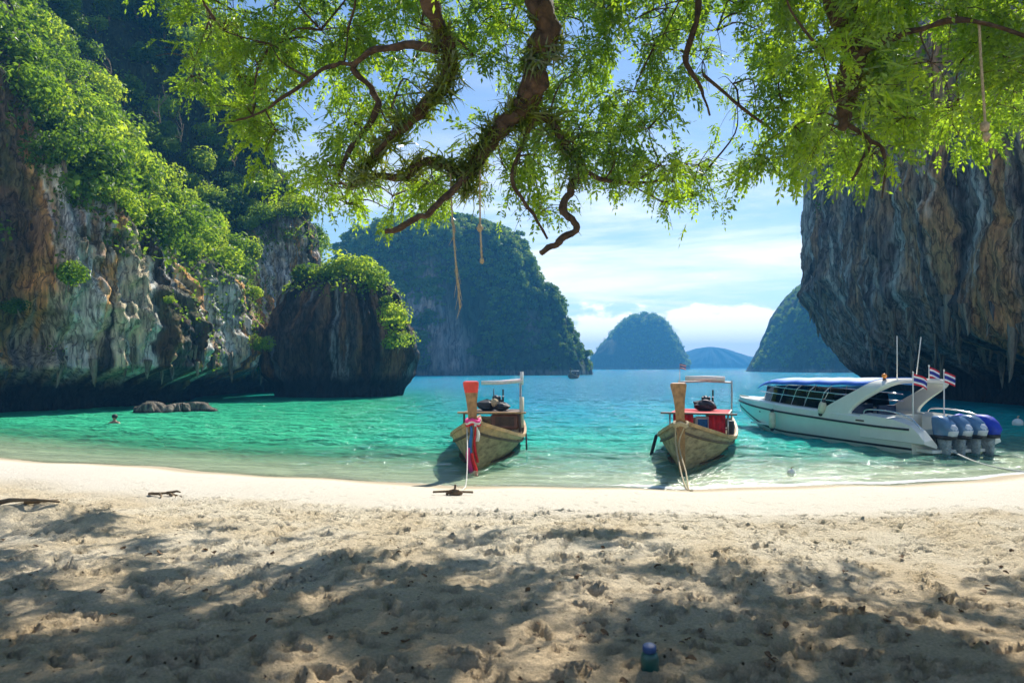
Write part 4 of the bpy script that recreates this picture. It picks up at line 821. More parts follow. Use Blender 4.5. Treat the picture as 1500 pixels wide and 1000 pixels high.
tufts(7, .05, .6, 7, 'strap-leaved fern on the crooked branch that ends in a sawn stub', 'ferns on the crooked branch')

# ------------------------------------------------------------------ ropes
def rope(name, pts, r, mat, label, cat='rope', parent=None, knot=(), seed=1, grp=None, n=8):
    random.seed(seed); c = catmull([tuple(p) for p in pts], n); e = empty(name, tuple(c[0])); O = Vector(c[0]); m = MB(); m.tube([Vector(p) - O for p in c], r, 7, rough=.25); m.build('strand', MAT[mat], e, smooth=True)
    for q, kr in knot: k = MB(); k.ball(Vector(q) - O, kr, 10, (1, 1, 1.25), .35); k.build('knot', MAT[mat], e, smooth=True)
    return tag(e, label, cat, grp), O
e, O = rope('hanging_rope', [px(660, 245, 9.68), px(661, 290, 9.68), px(665, 350, 9.66), px(669, 400, 9.67), px(674, 452, 9.68)], .012, 'rope', 'long frayed rope hanging from the level branch before the big island', seed=3)
m = MB()
random.seed(5)
for k in range(14):
    m = MB(); y = random.uniform(300, 440); a = px(661 + (y - 290) * .08, y, 9.67) - O; m.tube([a, a + Vector((random.uniform(-.04, .04), random.uniform(-.03, .03), -.12)), a + Vector((random.uniform(-.07, .07), random.uniform(-.04, .04), -.28))], [.006, .004, .002], 5); m.build('frayed_strand', MAT['rope'], e)
rope('hanging_rope', [px(703, 224, 9.6), px(703, 300, 9.58), px(704, 345, 9.58), px(706, 384, 9.58)], .013, 'rope', 'short knotted rope hanging from the shaggy limb', knot=((px(703, 334, 9.58), .045), (px(706, 382, 9.58), .032)), seed=4)
rope('hanging_rope', [px(1434, 34, 7.6), px(1437, 90, 7.6), px(1441, 150, 7.6), px(1445, 208, 7.6)], .014, 'rope', 'knotted rope hanging in front of the overhanging cliff', knot=((px(1443, 186, 7.6), .05), (px(1445, 200, 7.6), .04)), seed=6)

# ------------------------------------------------------------------ longtail boats (bow at y=0, stern at y=L, keel line on x=0)
LB_L = 9.2
def hb(t): return 1.06 * (1 - max(0.0, 1 - t / .46) ** 2.1) * (1 - .30 * max(0, (t - .5) / .5) ** 2) + .035
def gz(t): return .46 + .78 * max(0.0, 1 - t / .5) ** 1.9 + .22 * max(0, (t - .5) / .5) ** 2
def kz(t): return -.32 + .25 * max(0.0, 1 - t / .12) ** 2 + .18 * max(0, (t - .7) / .3) ** 2
def longtail(loc, rz, label, wood, cap, tip=2.25):
    e = empty('longtail_boat', loc, rz); tag(e, label, 'boat')
    m = MB(); rings = []; nt_ = 34; nq = 9
    for i in range(nt_ + 1):
        t = i / nt_; b, g, k = hb(t), gz(t), kz(t); y = t * LB_L - .28 * max(0, 1 - t / .15) * 0; ring = []
        for s, rg in ((-1, range(nq, 0, -1)), (1, range(0, nq + 1))):
            for q in rg:
                u = q / nq; z = k + (g - k) * u ** 1.25; yy = y - .42 * max(0.0, 1 - t / .16) * max(0, u) ** 1.2; ring.append((s * b * u ** .62, yy, z))
        rings.append(ring)
    m.sweep(rings, close=False); n = len(rings[-1]); m.add(rings[-1], [tuple(range(n))]); m.build('hull', wood, e, smooth=True, solid=.045, offset=0)
    for s in (-1, 1):                                                      # gunwales and rubbing strakes
        g1 = MB(); P = [(s * (hb(i / 30) + .02), i / 30 * LB_L - .42 * max(0.0, 1 - i / 30 / .16), gz(i / 30) + .01) for i in range(31)]
        g1.sweep([[(p[0] - .045 * s, p[1], p[2] - .05), (p[0] + .03 * s, p[1], p[2] - .05), (p[0] + .03 * s, p[1], p[2] + .045), (p[0] - .045 * s, p[1], p[2] + .045)] for p in P]); g1.build('gunwale', MAT['rail_wood'], e)
        g2 = MB(); P = [(s * (hb(i / 30) * .93 + .02), i / 30 * LB_L - .34 * max(0.0, 1 - i / 30 / .16), kz(i / 30) + (gz(i / 30) - kz(i / 30)) * .80) for i in range(31)]
        g2.sweep([[(p[0] - .02 * s, p[1], p[2] - .03), (p[0] + .025 * s, p[1], p[2] - .03), (p[0] + .025 * s, p[1], p[2] + .03), (p[0] - .02 * s, p[1], p[2] + .03)] for p in P]); g2.build('rubbing_strake', MAT['wood_dark'], e)
        for w in (.38, .6):
            g3 = MB(); P = [(s * (hb(i / 30) * w ** .5 + .014), i / 30 * LB_L - .42 * w * max(0.0, 1 - i / 30 / .16), kz(i / 30) + (gz(i / 30) - kz(i / 30)) * w ** 1.0) for i in range(2, 31)]
            g3.sweep([[(p[0] - .02 * s, p[1], p[2] - .012), (p[0] + .012 * s, p[1], p[2] - .012), (p[0] + .006 * s, p[1], p[2] + .012), (p[0] - .02 * s, p[1], p[2] + .012)] for p in P]); g3.build('plank_seam', wood, e)
    # stem post, widening towards its top
    def stem(a, b_, nm, mt):
        S_ = [(.02, .10, -.38, .075), (-.10, .11, .2, .08), (-.26, .12, .75, .09), (-.42, .12, 1.22, .105), (-.56, .10, 1.55, .115), (-.70, .085, 1.85, .14), (-.86, .075, tip - .05, .19), (-.88, .06, tip, .17)]
        Q = catmull(S_, 3); Q = Q[a:b_]; q = MB(); q.sweep([[(-w, y - d * .6, z), (w, y - d * .6, z), (w * .8, y + d, z + .02), (-w * .8, y + d, z + .02)] for y, d, z, w in Q]); q.build(nm, mt, e)
    stem(0, 17, 'stem_post', MAT['wood_tan']); stem(16, 22, 'prow_head', cap)
    for k, y in enumerate((1.5, 3.0, 4.4, 7.6)):
        b = hb(y / LB_L); q = MB(); q.box((0, y, gz(y / LB_L) - .14), (2 * b - .1, .24, .05)); q.build('thwart', MAT['wood_dark'], e)
    q = MB(); q.sweep([[(-hb(t) * .78, t * LB_L, -.02 + .25 * max(0, .25 - t)), (hb(t) * .78, t * LB_L, -.02 + .25 * max(0, .25 - t)), (hb(t) * .78, t * LB_L, .01 + .25 * max(0, .25 - t)), (-hb(t) * .78, t * LB_L, .01 + .25 * max(0, .25 - t))] for t in np.linspace(.12, .98, 12)]); q.build('floorboards', MAT['wood_dark'], e)
    # long-shaft engine on its pivot at the stern
    q = MB(); q.box((0, 8.3, 1.05), (.42, .75, .36)); q.box((0, 8.25, 1.30), (.3, .5, .16)); q.build('engine_block', MAT['dark_metal'], e)
    q = MB()
    for j in range(4): q.tube([(-.18 + .12 * j, 8.1, 1.3), (-.18 + .12 * j, 8.0, 1.48), (-.18 + .12 * j, 8.2, 1.5)], .035, 7)
    q.tube([(.16, 8.4, 1.2), (.16, 8.4, 1.75)], .03, 7); q.ball((-.1, 8.3, 1.42), .13, 10); q.build('engine_pipes', MAT['dark_metal'], e)
    q = MB(); q.tube([(0, 8.7, 1.0), (0, 11.4, -.25)], .035, 7); q.build('propeller_shaft', MAT['metal'], e)
    q = MB(); q.tube([(0, 7.9, 1.1), (0, 6.7, 1.25)], .022, 7); q.build('tiller', MAT['metal'], e)
    q = MB(); q.box((0, 8.3, .72), (.16, .16, .5)); q.build('engine_post', MAT['wood_dark'], e)
    return e
def garland(e, colors, z0=1.18, seed=2):
    random.seed(seed)
    for k, c in enumerate(colors):
        q = MB(); z = z0 + .05 * k; y = -.40 - .06 * k * .5; ring = [(.16 * math.cos(a), y + .17 * math.sin(a), z + .03 * math.sin(3 * a)) for a in np.linspace(0, 2 * math.pi, 17)]; q.tube(ring, .038, 7, False, rough=.5); q.build('garland', MAT[c], e, smooth=True)
def ribbon(e, x, zt, zb, w, c, seed):
    random.seed(seed); q = MB(); n = 10; R_ = []
    for i in range(n + 1):
        t = i / n; z = zt + (zb - zt) * t; y = -.62 + .46 * t * (1 if zb < .3 else .6) + .02 * math.sin(7 * t + seed); xx = x + .03 * math.sin(5 * t + seed); ww = w * (.55 + .6 * t); R_.append([(xx - ww, y, z), (xx, y - .035, z), (xx + ww, y, z), (xx, y + .012, z)])
    q.sweep(R_); q.build('ribbon', MAT[c], e, smooth=True)

# red-prowed boat
B1 = (-.94, 17.3, 0); R1 = -math.atan2(.40, 7.5)
b1 = longtail(B1, R1, 'wooden longtail boat with red prow head and pink ribbons', MAT['wood'], MAT['red'], 2.24)
for s_ in (-1, 1):
    q = MB(); q.sweep([[(s_ * (hb(t) * w ** .5 + off_), t * LB_L - .42 * w * max(0.0, 1 - t / .16), kz(t) + (gz(t) - kz(t)) * w) for w, off_ in ((.83, .005), (.83, .03), (.985, .03), (.985, .005))] for t in np.linspace(.02, 1, 30)]); q.build('sheer_plank', MAT['rail_wood'], b1)
garland(b1, ['red_cloth', 'white_cloth', 'pink_cloth'])
for x, zt, zb, w, c, sd in ((-.05, 1.15, .30, .055, 'blue_cloth', 1), (.06, 1.15, .20, .04, 'red_cloth', 2), (-.09, .62, -.08, .075, 'pink_cloth', 3), (.02, .5, -.2, .06, 'red_cloth', 4), (.10, 1.2, .75, .05, 'white_cloth', 5)): ribbon(b1, x, zt, zb, w, c, sd)
def pole(e, a, b, r, mat, nm): q = MB(); q.tube([a, b], r, 8); return q.build(nm, MAT[mat], e, smooth=True)
for s in (-1, 1):
    pole(b1, (.92 * s, 5.2, .45), (.92 * s, 5.2, 1.06), .035, 'wood_dark', 'cabin_post'); pole(b1, (.86 * s, 7.3, .5), (.86 * s, 7.3, 2.0 if s > 0 else 1.06), .04, 'metal' if s > 0 else 'wood_dark', 'cabin_post')
q = MB(); q.box((0, 5.15, 1.09), (2.25, .16, .06)); q.build('crossbeam', MAT['rail_wood'], b1)
q = MB(); q.box((0, 6.25, 1.06), (1.95, 2.0, .05)); q.build('engine_roof', MAT['wood_dark'], b1)
q = MB(); q.box((.42, 5.5, .78), (.95, .5, .5)); cb = q.build('locker', M('locker_wood', (.22, .09, .05), .6, var=.4, sc=5), b1)
q = MB(); q.box((.42, 5.24, .80), (.62, .03, .30)); q.build('locker_door', MAT['wood_dark'], cb)
q = MB(); q.tube([(-.55, 7.3, 2.02), (.1, 7.3, 2.03), (.95, 7.3, 2.1)], .075, 9, rough=.15); q.build('rolled_awning', MAT['white_cloth'], b1, smooth=True)
q = MB(); q.tube([(.9, 7.3, 1.95), (.9, 7.3, 2.42)], .06, 8, rough=.2); q.build('awning_end', MAT['white_cloth'], b1, smooth=True)
q = MB(); q.tube([(.98, 5.3, .6), (.98, 5.3, 1.6)], .07, 8, rough=.2); q.build('rolled_mat', MAT['fender'], b1, smooth=True)
q = MB(); q.ball((-.25, 6.2, 1.28), .24, 10, (1.5, 1, .8), .3); q.ball((.25, 6.1, 1.25), .2, 10, (1.5, 1, .8), .3); q.build('black_bundles', MAT['black'], b1)
q = MB(); q.ball((.02, 6.0, 1.38), .13, 8, (1, 1, 1.2), .4); q.build('folded_ropes', MAT['rope'], b1)
pole(b1, (.0, 6.0, 1.2), (.0, 6.0, 1.85), .018, 'dark_metal', 'flag_stick')
lad = MB(); lad.tube([(1.05, 4.2, .5), (1.16, 4.1, .48), (1.19, 4.1, -.35)], .022, 7); lad.tube([(1.05, 4.55, .5), (1.16, 4.45, .48), (1.19, 4.45, -.35)], .022, 7)
for z in (.2, -.05): lad.tube([(1.18, 4.1, z), (1.18, 4.45, z)], .018, 6)
lad.build('ladder', MAT['dark_metal'], b1, smooth=True)
# brown-prowed boat
B2 = (4.30, 17.2, 0); R2 = -math.atan2(2.7, 7.3)
b2 = longtail(B2, R2, 'plain brown longtail boat with red cloth inside', MAT['wood'], MAT['wood_tan'], 2.2)
garland(b2, ['rope', 'rope'], 1.16)
for s in (-1, 1):
    for y in (4.4, 6.9): pole(b2, (.88 * s, y, .45), (.88 * s, y, 2.12 if y > 5 else 1.12), .028, 'metal', 'awning_post')
    q = MB(); q.tube([(.88 * s, 4.4, 1.12), (.88 * s, 6.9, 1.13)], .025, 7); q.build('side_rail', MAT['metal'], b2)
q = MB(); q.tube([(-.88, 6.9, 2.06), (0, 6.9, 2.10), (.88, 6.9, 2.06)], .03, 7); q.build('awning_bar', MAT['metal'], b2)
q = MB(); q.tube([(-.66, 6.85, 2.19), (0, 6.85, 2.21), (.66, 6.85, 2.18)], .085, 9, rough=.1); q.build('rolled_awning', MAT['white_cloth'], b2, smooth=True)
q = MB(); q.box((0, 4.35, 1.14), (2.3, .2, .05)); q.build('crossbeam', MAT['wood_dark'], b2)
q = MB(); q.box((0, 5.5, 1.13), (1.75, 2.1, .05)); q.build('engine_roof', MAT['red_cloth'], b2)
for x, w in ((-.48, .62), (.55, .5)):
    q = MB(); n = 9; q.sweep([[(x - w / 2 + w * i / n, 4.5 + .04 * math.sin(i * 2.1), 1.1), (x - w / 2 + w * i / n, 4.5 + .06 * math.sin(i * 2.1 + .6), .42), (x - w / 2 + w * i / n, 4.53 + .06 * math.sin(i * 2.1 + .6), .42), (x - w / 2 + w * i / n, 4.53 + .04 * math.sin(i * 2.1), 1.1)] for i in range(n + 1)]); q.build('red_curtain', MAT['red_cloth'], b2, smooth=True)
q = MB(); q.box((.1, 4.9, .78), (.5, .3, .46)); bx_ = q.build('cool_box', MAT['white_cloth'], b2); q = MB(); q.box((.1, 4.74, .76), (.3, .03, .36)); q.build('blue_panel', MAT['blue_cloth'], bx_)
q = MB(); q.ball((.1, 5.6, 1.34), .22, 10, (1.7, 1, .8), .4); q.build('dark_bundle', MAT['black'], b2)
q = MB(); q.box((.1, 3.6, .62), (.9, .35, .05)); q.build('white_board', MAT['white_cloth'], b2)
fp = pole(b2, (-.86, 6.9, 2.05), (-.86, 6.9, 2.72), .012, 'chrome', 'flag_stick')
def flag_mesh(name, parent, w, h, org, yaw, seed, droop=.25):
    q = MB(); nx, rows = 8, [0, 1/6, 2/6, 4/6, 5/6, 1]; P = []
    for i in range(nx + 1):
        for r_ in rows:
            u = i / nx; d = w * u; wv = .10 * w * math.sin(u * 6 + seed); z = -h * r_ - droop * w * u ** 1.4; P.append((org[0] + d * math.cos(yaw) - wv * math.sin(yaw), org[1] + d * math.sin(yaw) + wv * math.cos(yaw), org[2] + z))
    k = len(rows); b0 = None
    for r_ in range(5):
        q.cur = (0, 1, 2, 1, 0)[r_]; fs = [(i*k+r_, (i+1)*k+r_, (i+1)*k+r_+1, i*k+r_+1) for i in range(nx)]
        if b0 is None: q.add(P, fs); b0 = 0
        else: q.f += fs; q.mi += [q.cur] * len(fs)
    return q.build(name, [MAT['f_red'], MAT['f_white'], MAT['f_blue']], parent, smooth=True, solid=.004)
flag_mesh('flag', fp, .22, .16, (-.86, 6.9, 2.70), .2, 2)
q = MB(); q.tube([(-.97, 3.1, .62), (-1.12, 3.0, .55), (-1.3, 2.9, -.2)], .03, 7); q.tube([(-.97, 3.45, .62), (-1.12, 3.35, .55), (-1.3, 3.25, -.2)], .03, 7)
for z_, xx in ((.3, -1.18), (.05, -1.24)): q.tube([(xx, 2.95, z_), (xx, 3.3, z_)], .02, 6)
q.build('ladder', MAT['dark_metal'], b2, smooth=True)
q = MB(); q.box((.95, 4.6, .72), (.2, .3, .42)); q.build('black_bag', MAT['black'], b2)
# a third one under way far out
b3 = longtail((12.6, 146, -.02), math.radians(-12), 'small dark longtail boat far out before the big island', MAT['wood_dark'], MAT['wood_dark'], 2.3)
garland(b3, ['white_cloth', 'white_cloth', 'white_cloth'], 1.5)
for s in (-1, 1): pole(b3, (.8 * s, 4.0, .4), (.8 * s, 4.0, 1.7), .04, 'wood_dark', 'awning_post'); pole(b3, (.8 * s, 7.0, .4), (.8 * s, 7.0, 1.7), .04, 'wood_dark', 'awning_post')
q = MB(); q.box((0, 5.5, 1.74), (1.9, 3.4, .07)); q.build('awning', MAT['white_cloth'], b3)

def local2w(e, p): p = [p[i] * e.scale[i] for i in range(3)]; c_, s_ = math.cos(e.rotation_euler[2]), math.sin(e.rotation_euler[2]); return Vector((e.location[0] + p[0] * c_ - p[1] * s_, e.location[1] + p[0] * s_ + p[1] * c_, e.location[2] + p[2]))
ax_, ay_ = -1.08, 12.75
rope('mooring_rope', [local2w(b1, (-.16, -.35, 1.14)), Vector((-1.02, 15.6, .55)), Vector((-.98, 14.6, .12)), Vector((-1.0, 14.0, zat(-1, 14) + .015)), Vector((-1.02, 13.2, zat(-1.02, 13.2) + .015)), Vector((ax_, ay_ + .1, zat(ax_, ay_) + .10))], .014, 'rope_w', 'white mooring rope from the red-prowed boat down to its anchor')
rope('mooring_rope', [local2w(b2, (-.12, -.42, 1.16)), local2w(b2, (-.10, -.6, .75)), Vector((3.85, 15.6, .25)), Vector((3.72, 14.6, zat(3.72, 14.6) + .03)), Vector((3.70, 14.1, zat(3.7, 14.1) + .01))], .018, 'rope', 'tan mooring rope of the brown-prowed boat, the slack strand')
rope('mooring_rope', [local2w(b2, (.10, -.42, 1.16)), local2w(b2, (-.02, -.62, .7)), Vector((3.95, 15.5, .2)), Vector((3.75, 14.5, zat(3.75, 14.5) + .03)), Vector((3.73, 14.12, zat(3.73, 14.12) + .01))], .018, 'rope', 'tan mooring rope of the brown-prowed boat, the tight strand')
an = empty('anchor', (ax_, ay_, zat(ax_, ay_))); tag(an, 'small rusty anchor with a wooden crossbar lying on the sand', 'anchor')
q = MB(); q.tube([(-.40, .04, .06), (-.1, .02, .075), (.35, .06, .05)], .022, 7, rough=.2); q.build('crossbar', MAT['drift'], an)
q = MB(); q.tube([(0, .05, .02), (.02, .03, .2)], .02, 7); q.tube([(-.14, -.02, .02), (-.08, -.04, .09), (0, 0, .1), (.08, -.03, .09), (.15, -.02, .03)], .028, 7, rough=.3); q.ball((.02, .0, .05), .1, 9, (1.5, .8, .6), .4); q.build('shank_and_arms', MAT['iron'], an, smooth=True)

# ------------------------------------------------------------------ motorboat (stern at y=0, bow at y=11)
mbt = empty('motorboat', (13.22, 20.7, 0), math.atan2(.26, .9656)); mbt.scale = (.95, .94, .98); tag(mbt, 'white motorboat with blue canvas top and big outboard engines', 'motorboat')
def sb(y): return 1.6 * (1 - max(0.0, (y - 5.2) / 5.85) ** 2.3) if y > 5.2 else 1.6 - .06 * max(0, (1.5 - y) / 1.5)
def rz_(y): return .74 + .36 * max(0, (y - 1) / 10) ** 1.3
def dk(y): return rz_(y) + .10 + .20 * sstep(.0, 2.6, y) * (1 - .55 * sstep(8.0, 10.6, y))
ys = list(np.linspace(0, 11.0, 34)); rings = []
for y in ys:
    b = max(sb(y), .015); t = max(0, (y - 6.0) / 5.0); kz_ = -.42 + 1.30 * t ** 2.6; ch = -.10 + .75 * t ** 2.0; r_ = rz_(y); cb = b * (.90 - .38 * t ** 1.5); yr = y + .25 * t ** 2
    half = [(0, kz_), (cb * .5, kz_ + (ch - kz_) * .55), (cb, ch), (cb + (b - cb) * .35, ch + (r_ - ch) * .4), (cb + (b - cb) * .75, ch + (r_ - ch) * .75), (b, r_)]
    rings.append([(-x, y + .55 * t * t * ((z + .4) / 1.5), z) for x, z in half[::-1]] + [(x, y + .55 * t * t * ((z + .4) / 1.5), z) for x, z in half[1:]])
def bowy(y, z): t = max(0, (y - 6.0) / 5.0); return y + .55 * t * t * ((z + .4) / 1.5)
q = MB(); q.sweep(rings, close=False); q.add(rings[0], [tuple(range(len(rings[0])))]); hull = q.build('hull', MAT['gel_side'], mbt, smooth=True)
for s in (-1, 1):
    q = MB(); q.sweep([[(s * (sb(y) - .02), bowy(y, rz_(y)), rz_(y) - .035), (s * (sb(y) + .035), bowy(y, rz_(y)), rz_(y) - .03), (s * (sb(y) + .035), bowy(y, rz_(y)), rz_(y) + .03), (s * (sb(y) - .02), bowy(y, rz_(y)), rz_(y) + .035)] for y in ys]); q.build('rub_rail', MAT['black'], mbt)
    q = MB(); R_ = []
    for y in ys:
        t = max(0, (y - 6.0) / 5.0); ch = -.10 + .75 * t ** 2.0; b = max(sb(y), .015); cb = b * (.90 - .38 * t ** 1.5); z = ch + .24; xx = cb + (b - cb) * .35 * (.24 / (.4 * (rz_(y) - ch))) + .006; R_.append([(s * (xx - .02), bowy(y, z), z - .035), (s * (xx + .006), bowy(y, z), z - .035), (s * (xx + .012), bowy(y, z), z + .035), (s * (xx - .02), bowy(y, z), z + .035)])
    q.sweep(R_); q.build('boot_stripe', MAT['black'], mbt)
    q = MB(); q.sweep([[(s * sb(y) * .995, bowy(y, 1), rz_(y) + .02), (s * sb(y) * .985, bowy(y, 1), dk(y) - .06), (s * sb(y) * .95, bowy(y, 1), dk(y)), (s * max(sb(y) - .34, .0), bowy(y, 1), dk(y) + .01), (s * max(sb(y) - .36, 0), bowy(y, 1), dk(y) - .40), (s * max(sb(y) - .30, 0), bowy(y, 1), dk(y) - .42)] for y in ys]); q.build('side_deck', MAT['gel'], mbt, smooth=False)
q = MB(); q.sweep([[(-max(sb(y) - .34, .01), bowy(y, 1), dk(y) + .012), (0, bowy(y, 1), dk(y) + .07), (max(sb(y) - .34, .01), bowy(y, 1), dk(y) + .012), (0, bowy(y, 1), dk(y) - .1)] for y in np.linspace(8.7, 11, 9)]); q.build('foredeck', MAT['gel'], mbt)
q = MB(); q.box((0, 4.6, .30), (2.5, 8.4, .06)); q.build('cockpit_floor', MAT['gel'], mbt)
for y in (3.6, 4.7, 5.8, 6.9):
    for s in (-1, 1):
        q = MB(); q.box((.72 * s, y, .68), (.78, .62, .16)); q.box((.72 * s, y - .32, .98), (.78, .12, .62)); q.build('seat', MAT['seat'], mbt)
q = MB(); q.box((.5, 7.9, .85), (.9, .5, .8)); q.build('helm_console', MAT['gel'], mbt)
# glazing with its rails
for s in (-1, 1):
    for a, b in ((3.7, 5.2), (5.24, 6.8), (6.84, 8.2)):
        q = MB(); q.sweep([[(s * (sb(y) - .30), y, dk(y) + .01), (s * (sb(y) - .29), y, dk(y) + .01), (s * (sb(y) - .42), y, dk(y) + .60), (s * (sb(y) - .43), y, dk(y) + .60)] for y in np.linspace(a, b, 5)]); q.build('side_window', MAT['glass'], mbt)
    for h_, nm in ((.60, 'hand_rail'), (.34, 'hand_rail')):
        q = MB(); q.tube([(s * (sb(y) - .29 - .13 * h_ / .6), y, dk(y) + h_) for y in np.linspace(3.0, 8.9, 12)], .020, 7); q.build(nm, MAT['chrome'], mbt, smooth=True)
    for y in (4.4, 5.22, 6.0, 6.82, 7.6, 8.3):
        q = MB(); q.tube([(s * (sb(y) - .28), y, dk(y)), (s * (sb(y) - .42), y - .18, dk(y) + .62), (s * 1.0, y - .5, 2.08)], .017, 7); q.build('canopy_strut', MAT['chrome'], mbt, smooth=True)
q = MB(); q.sweep([[(-(sb(8.25) - .36), 8.22, dk(8.2)), (0, 8.75, dk(8.6)), (sb(8.25) - .36, 8.22, dk(8.2))], [(-(sb(8.25) - .45), 7.85, dk(8.2) + .58), (0, 8.3, dk(8.6) + .6), (sb(8.25) - .45, 7.85, dk(8.2) + .58)]], close=False); q.build('windscreen', MAT['glass'], mbt, solid=.01)
# blue canvas top, sagging between its bows
q = MB(); R_ = []
for i, y in enumerate(np.linspace(1.9, 8.7, 28)):
    u = (y - 1.9) / 6.8; w = 1.28 - .30 * max(0, u - .7) / .3; zt = 2.30 - .10 * u - .22 * max(0, (u - .86) / .14) ** 2 - .035 * abs(math.sin(u * math.pi * 5)); ring = []
    for k in range(13):
        a = -1 + k / 6; ring.append((w * a, y, zt - .15 * abs(a) ** 2.6 - (.08 if abs(a) == 1 else 0)))
    R_.append(ring)
q.sweep(R_, close=False); q.build('canvas_top', MAT['vinyl'], mbt, smooth=True, solid=.02)
# swept arch
def arch(nm, path, mat):
    q = MB(); R_ = []
    for i, (x, z, y, c_, th) in enumerate(path):
        x0, z0 = path[max(i - 1, 0)][:2]; x1, z1 = path[min(i + 1, len(path) - 1)][:2]; d = Vector((x1 - x0, z1 - z0)).normalized(); n_ = Vector((-d.y, d.x)) * th
        R_.append([(x + n_.x, y - c_ / 2 + .06, z + n_.y), (x + n_.x * .3, y - c_ / 2, z + n_.y * .3), (x - n_.x, y - c_ / 2 + .05, z - n_.y), (x - n_.x, y + c_ / 2 - .05, z - n_.y), (x + n_.x * .3, y + c_ / 2, z + n_.y * .3), (x + n_.x, y + c_ / 2 - .06, z + n_.y)])
    q.sweep(R_); return q.build(nm, mat, mbt, smooth=False)
half = [(-1.50, .92, 3.55, 2.1, .07), (-1.47, 1.15, 3.25, 1.45, .075), (-1.42, 1.45, 2.75, 1.15, .085), (-1.36, 1.75, 2.15, 1.0, .09), (-1.28, 1.98, 1.68, .92, .09), (-1.10, 2.13, 1.42, .86, .08), (-.7, 2.19, 1.34, .84, .07), (0, 2.21, 1.3, .82, .065)]
P_ = catmull(half + [(-x, z, y, c_, t) for x, z, y, c_, t in half[:-1][::-1]], 3); arch('radar_arch', [tuple(p) for p in P_], MAT['gel'])
q = MB(); q.sweep([[(-1.42, 2.2 + y, 1.0 + .02), (1.42, 2.2 + y, 1.02), (1.42, 2.2 + y, .50), (-1.42, 2.2 + y, .5)] for y in (0, .12)]); q.build('aft_bulkhead', MAT['gel'], mbt)
for s in (-1, 1):                                                       # quarters sloping down to the stern
    q = MB(); q.sweep([[(s * 1.02, y, .2), (s * (sb(y) - .01), y, .35), (s * (sb(y) - .03), y, z), (s * 1.18, y, z + .05), (s * 1.02, y, z - .1)] for y, z in ((-.55, .42), (-.3, .66), (0, .86), (.6, 1.0), (1.3, 1.06), (2.0, 1.08))]); q.build('stern_quarter', MAT['gel'], mbt)
    q = MB(); q.tube(catmull([(s * 1.35, 2.1, 1.08), (s * 1.38, 1.9, 1.24), (s * 1.38, .9, 1.24), (s * 1.40, .1, 1.10), (s * 1.42, -.35, .78)], 5), .022, 7); q.build('stern_rail', MAT['chrome'], mbt, smooth=True)
q = MB(); q.box((0, -.25, .12), (2.5, .7, .10)); q.build('swim_platform', MAT['gel'], mbt)
# outboards
def outboard(x, cover=None):
    e = MB(); e.loft([((x, -.58, .52), .15, .26), ((x, -.60, .60), .20, .34), ((x, -.63, .78), .225, .39), ((x, -.55, .98), .22, .34), ((x, -.46, 1.12), .19, .26), ((x, -.40, 1.18), .11, .16)], 18, 2.8); o_ = e.build('outboard_cowl', cover or MAT['cowl'], mbt, smooth=True)
    if not cover:
        e = MB(); e.loft([((x, -.76, .60), .17, .22), ((x, -.79, .74), .19, .235), ((x, -.77, .86), .17, .225), ((x, -.72, .95), .12, .20)], 16, 2.6); e.build('cowl_panel', MAT['cowl_l'], o_, smooth=True)
    e = MB(); e.loft([((x, -.62, -.45), .07, .17), ((x, -.62, .0), .09, .17), ((x, -.60, .3), .13, .20), ((x, -.58, .54), .15, .24)], 14, 2.4); e.build('engine_leg', MAT['clear'], o_, smooth=True)
    e = MB(); e.loft([((x, -.60, .50), .19, .33), ((x, -.60, .56), .215, .365), ((x, -.61, .615), .212, .36)], 18, 2.8); e.build('cowl_skirt', MAT['dark_metal'], o_, smooth=True)
    e = MB(); e.box((x, -.60, -.02), (.30, .52, .03)); e.build('cavitation_plate', MAT['dark_metal'], o_)
    e = MB(); e.box((x, -.22, .42), (.22, .28, .34)); e.build('bracket', MAT['dark_metal'], o_)
for x in (-.78, -.22, .36): outboard(x)
outboard(.92, MAT['tarp_blue'])
q = MB(); q.ball((.35, -.10, .98), .3, 12, (1.0, .7, .75), .1); q.build('engine_cover', MAT['tarp_blue'], mbt, smooth=True)
# fenders, lamps, poles
def fender(p, h, r, tilt=0):
    e = MB(); c_ = Vector(p); dz = Vector((0, math.sin(tilt), -math.cos(tilt))); e.tube([c_ + dz * d for d in (0, .05, .12, h - .12, h - .05, h)], [r * .35, r * .8, r, r, r * .8, r * .35], 12); o_ = e.build('fender', MAT['fender'], mbt, smooth=True)
    for a in (c_ - dz * .03, c_ + dz * (h + .02)): k = MB(); k.ball(a, r * .62, 8); k.build('fender_cap', MAT['black'], o_, smooth=True)
    k = MB(); k.tube([c_, c_ - dz * .35 + Vector((.1, 0, 0))], .012, 6); k.build('fender_line', MAT['rope_w'], o_)
fender((-1.74, 6.6, rz_(6.6) - .02), .66, .135); fender((-1.62, 3.75, 1.42), .46, .13, .35)
q = MB(); q.tube([(-1.05, 1.5, 2.18), (-1.05, 1.5, 2.27)], .05, 8); q.build('beacon_base', MAT['black'], mbt); q = MB(); q.ball((-1.05, 1.5, 2.35), .085, 12); q.build('beacon', MAT['orange'], mbt, smooth=True)
pole(mbt, (-.72, 1.3, 2.2), (-.72, 1.3, 3.65), .016, 'gel', 'antenna'); pole(mbt, (.05, 1.3, 2.2), (.22, 1.25, 3.62), .016, 'gel', 'antenna')
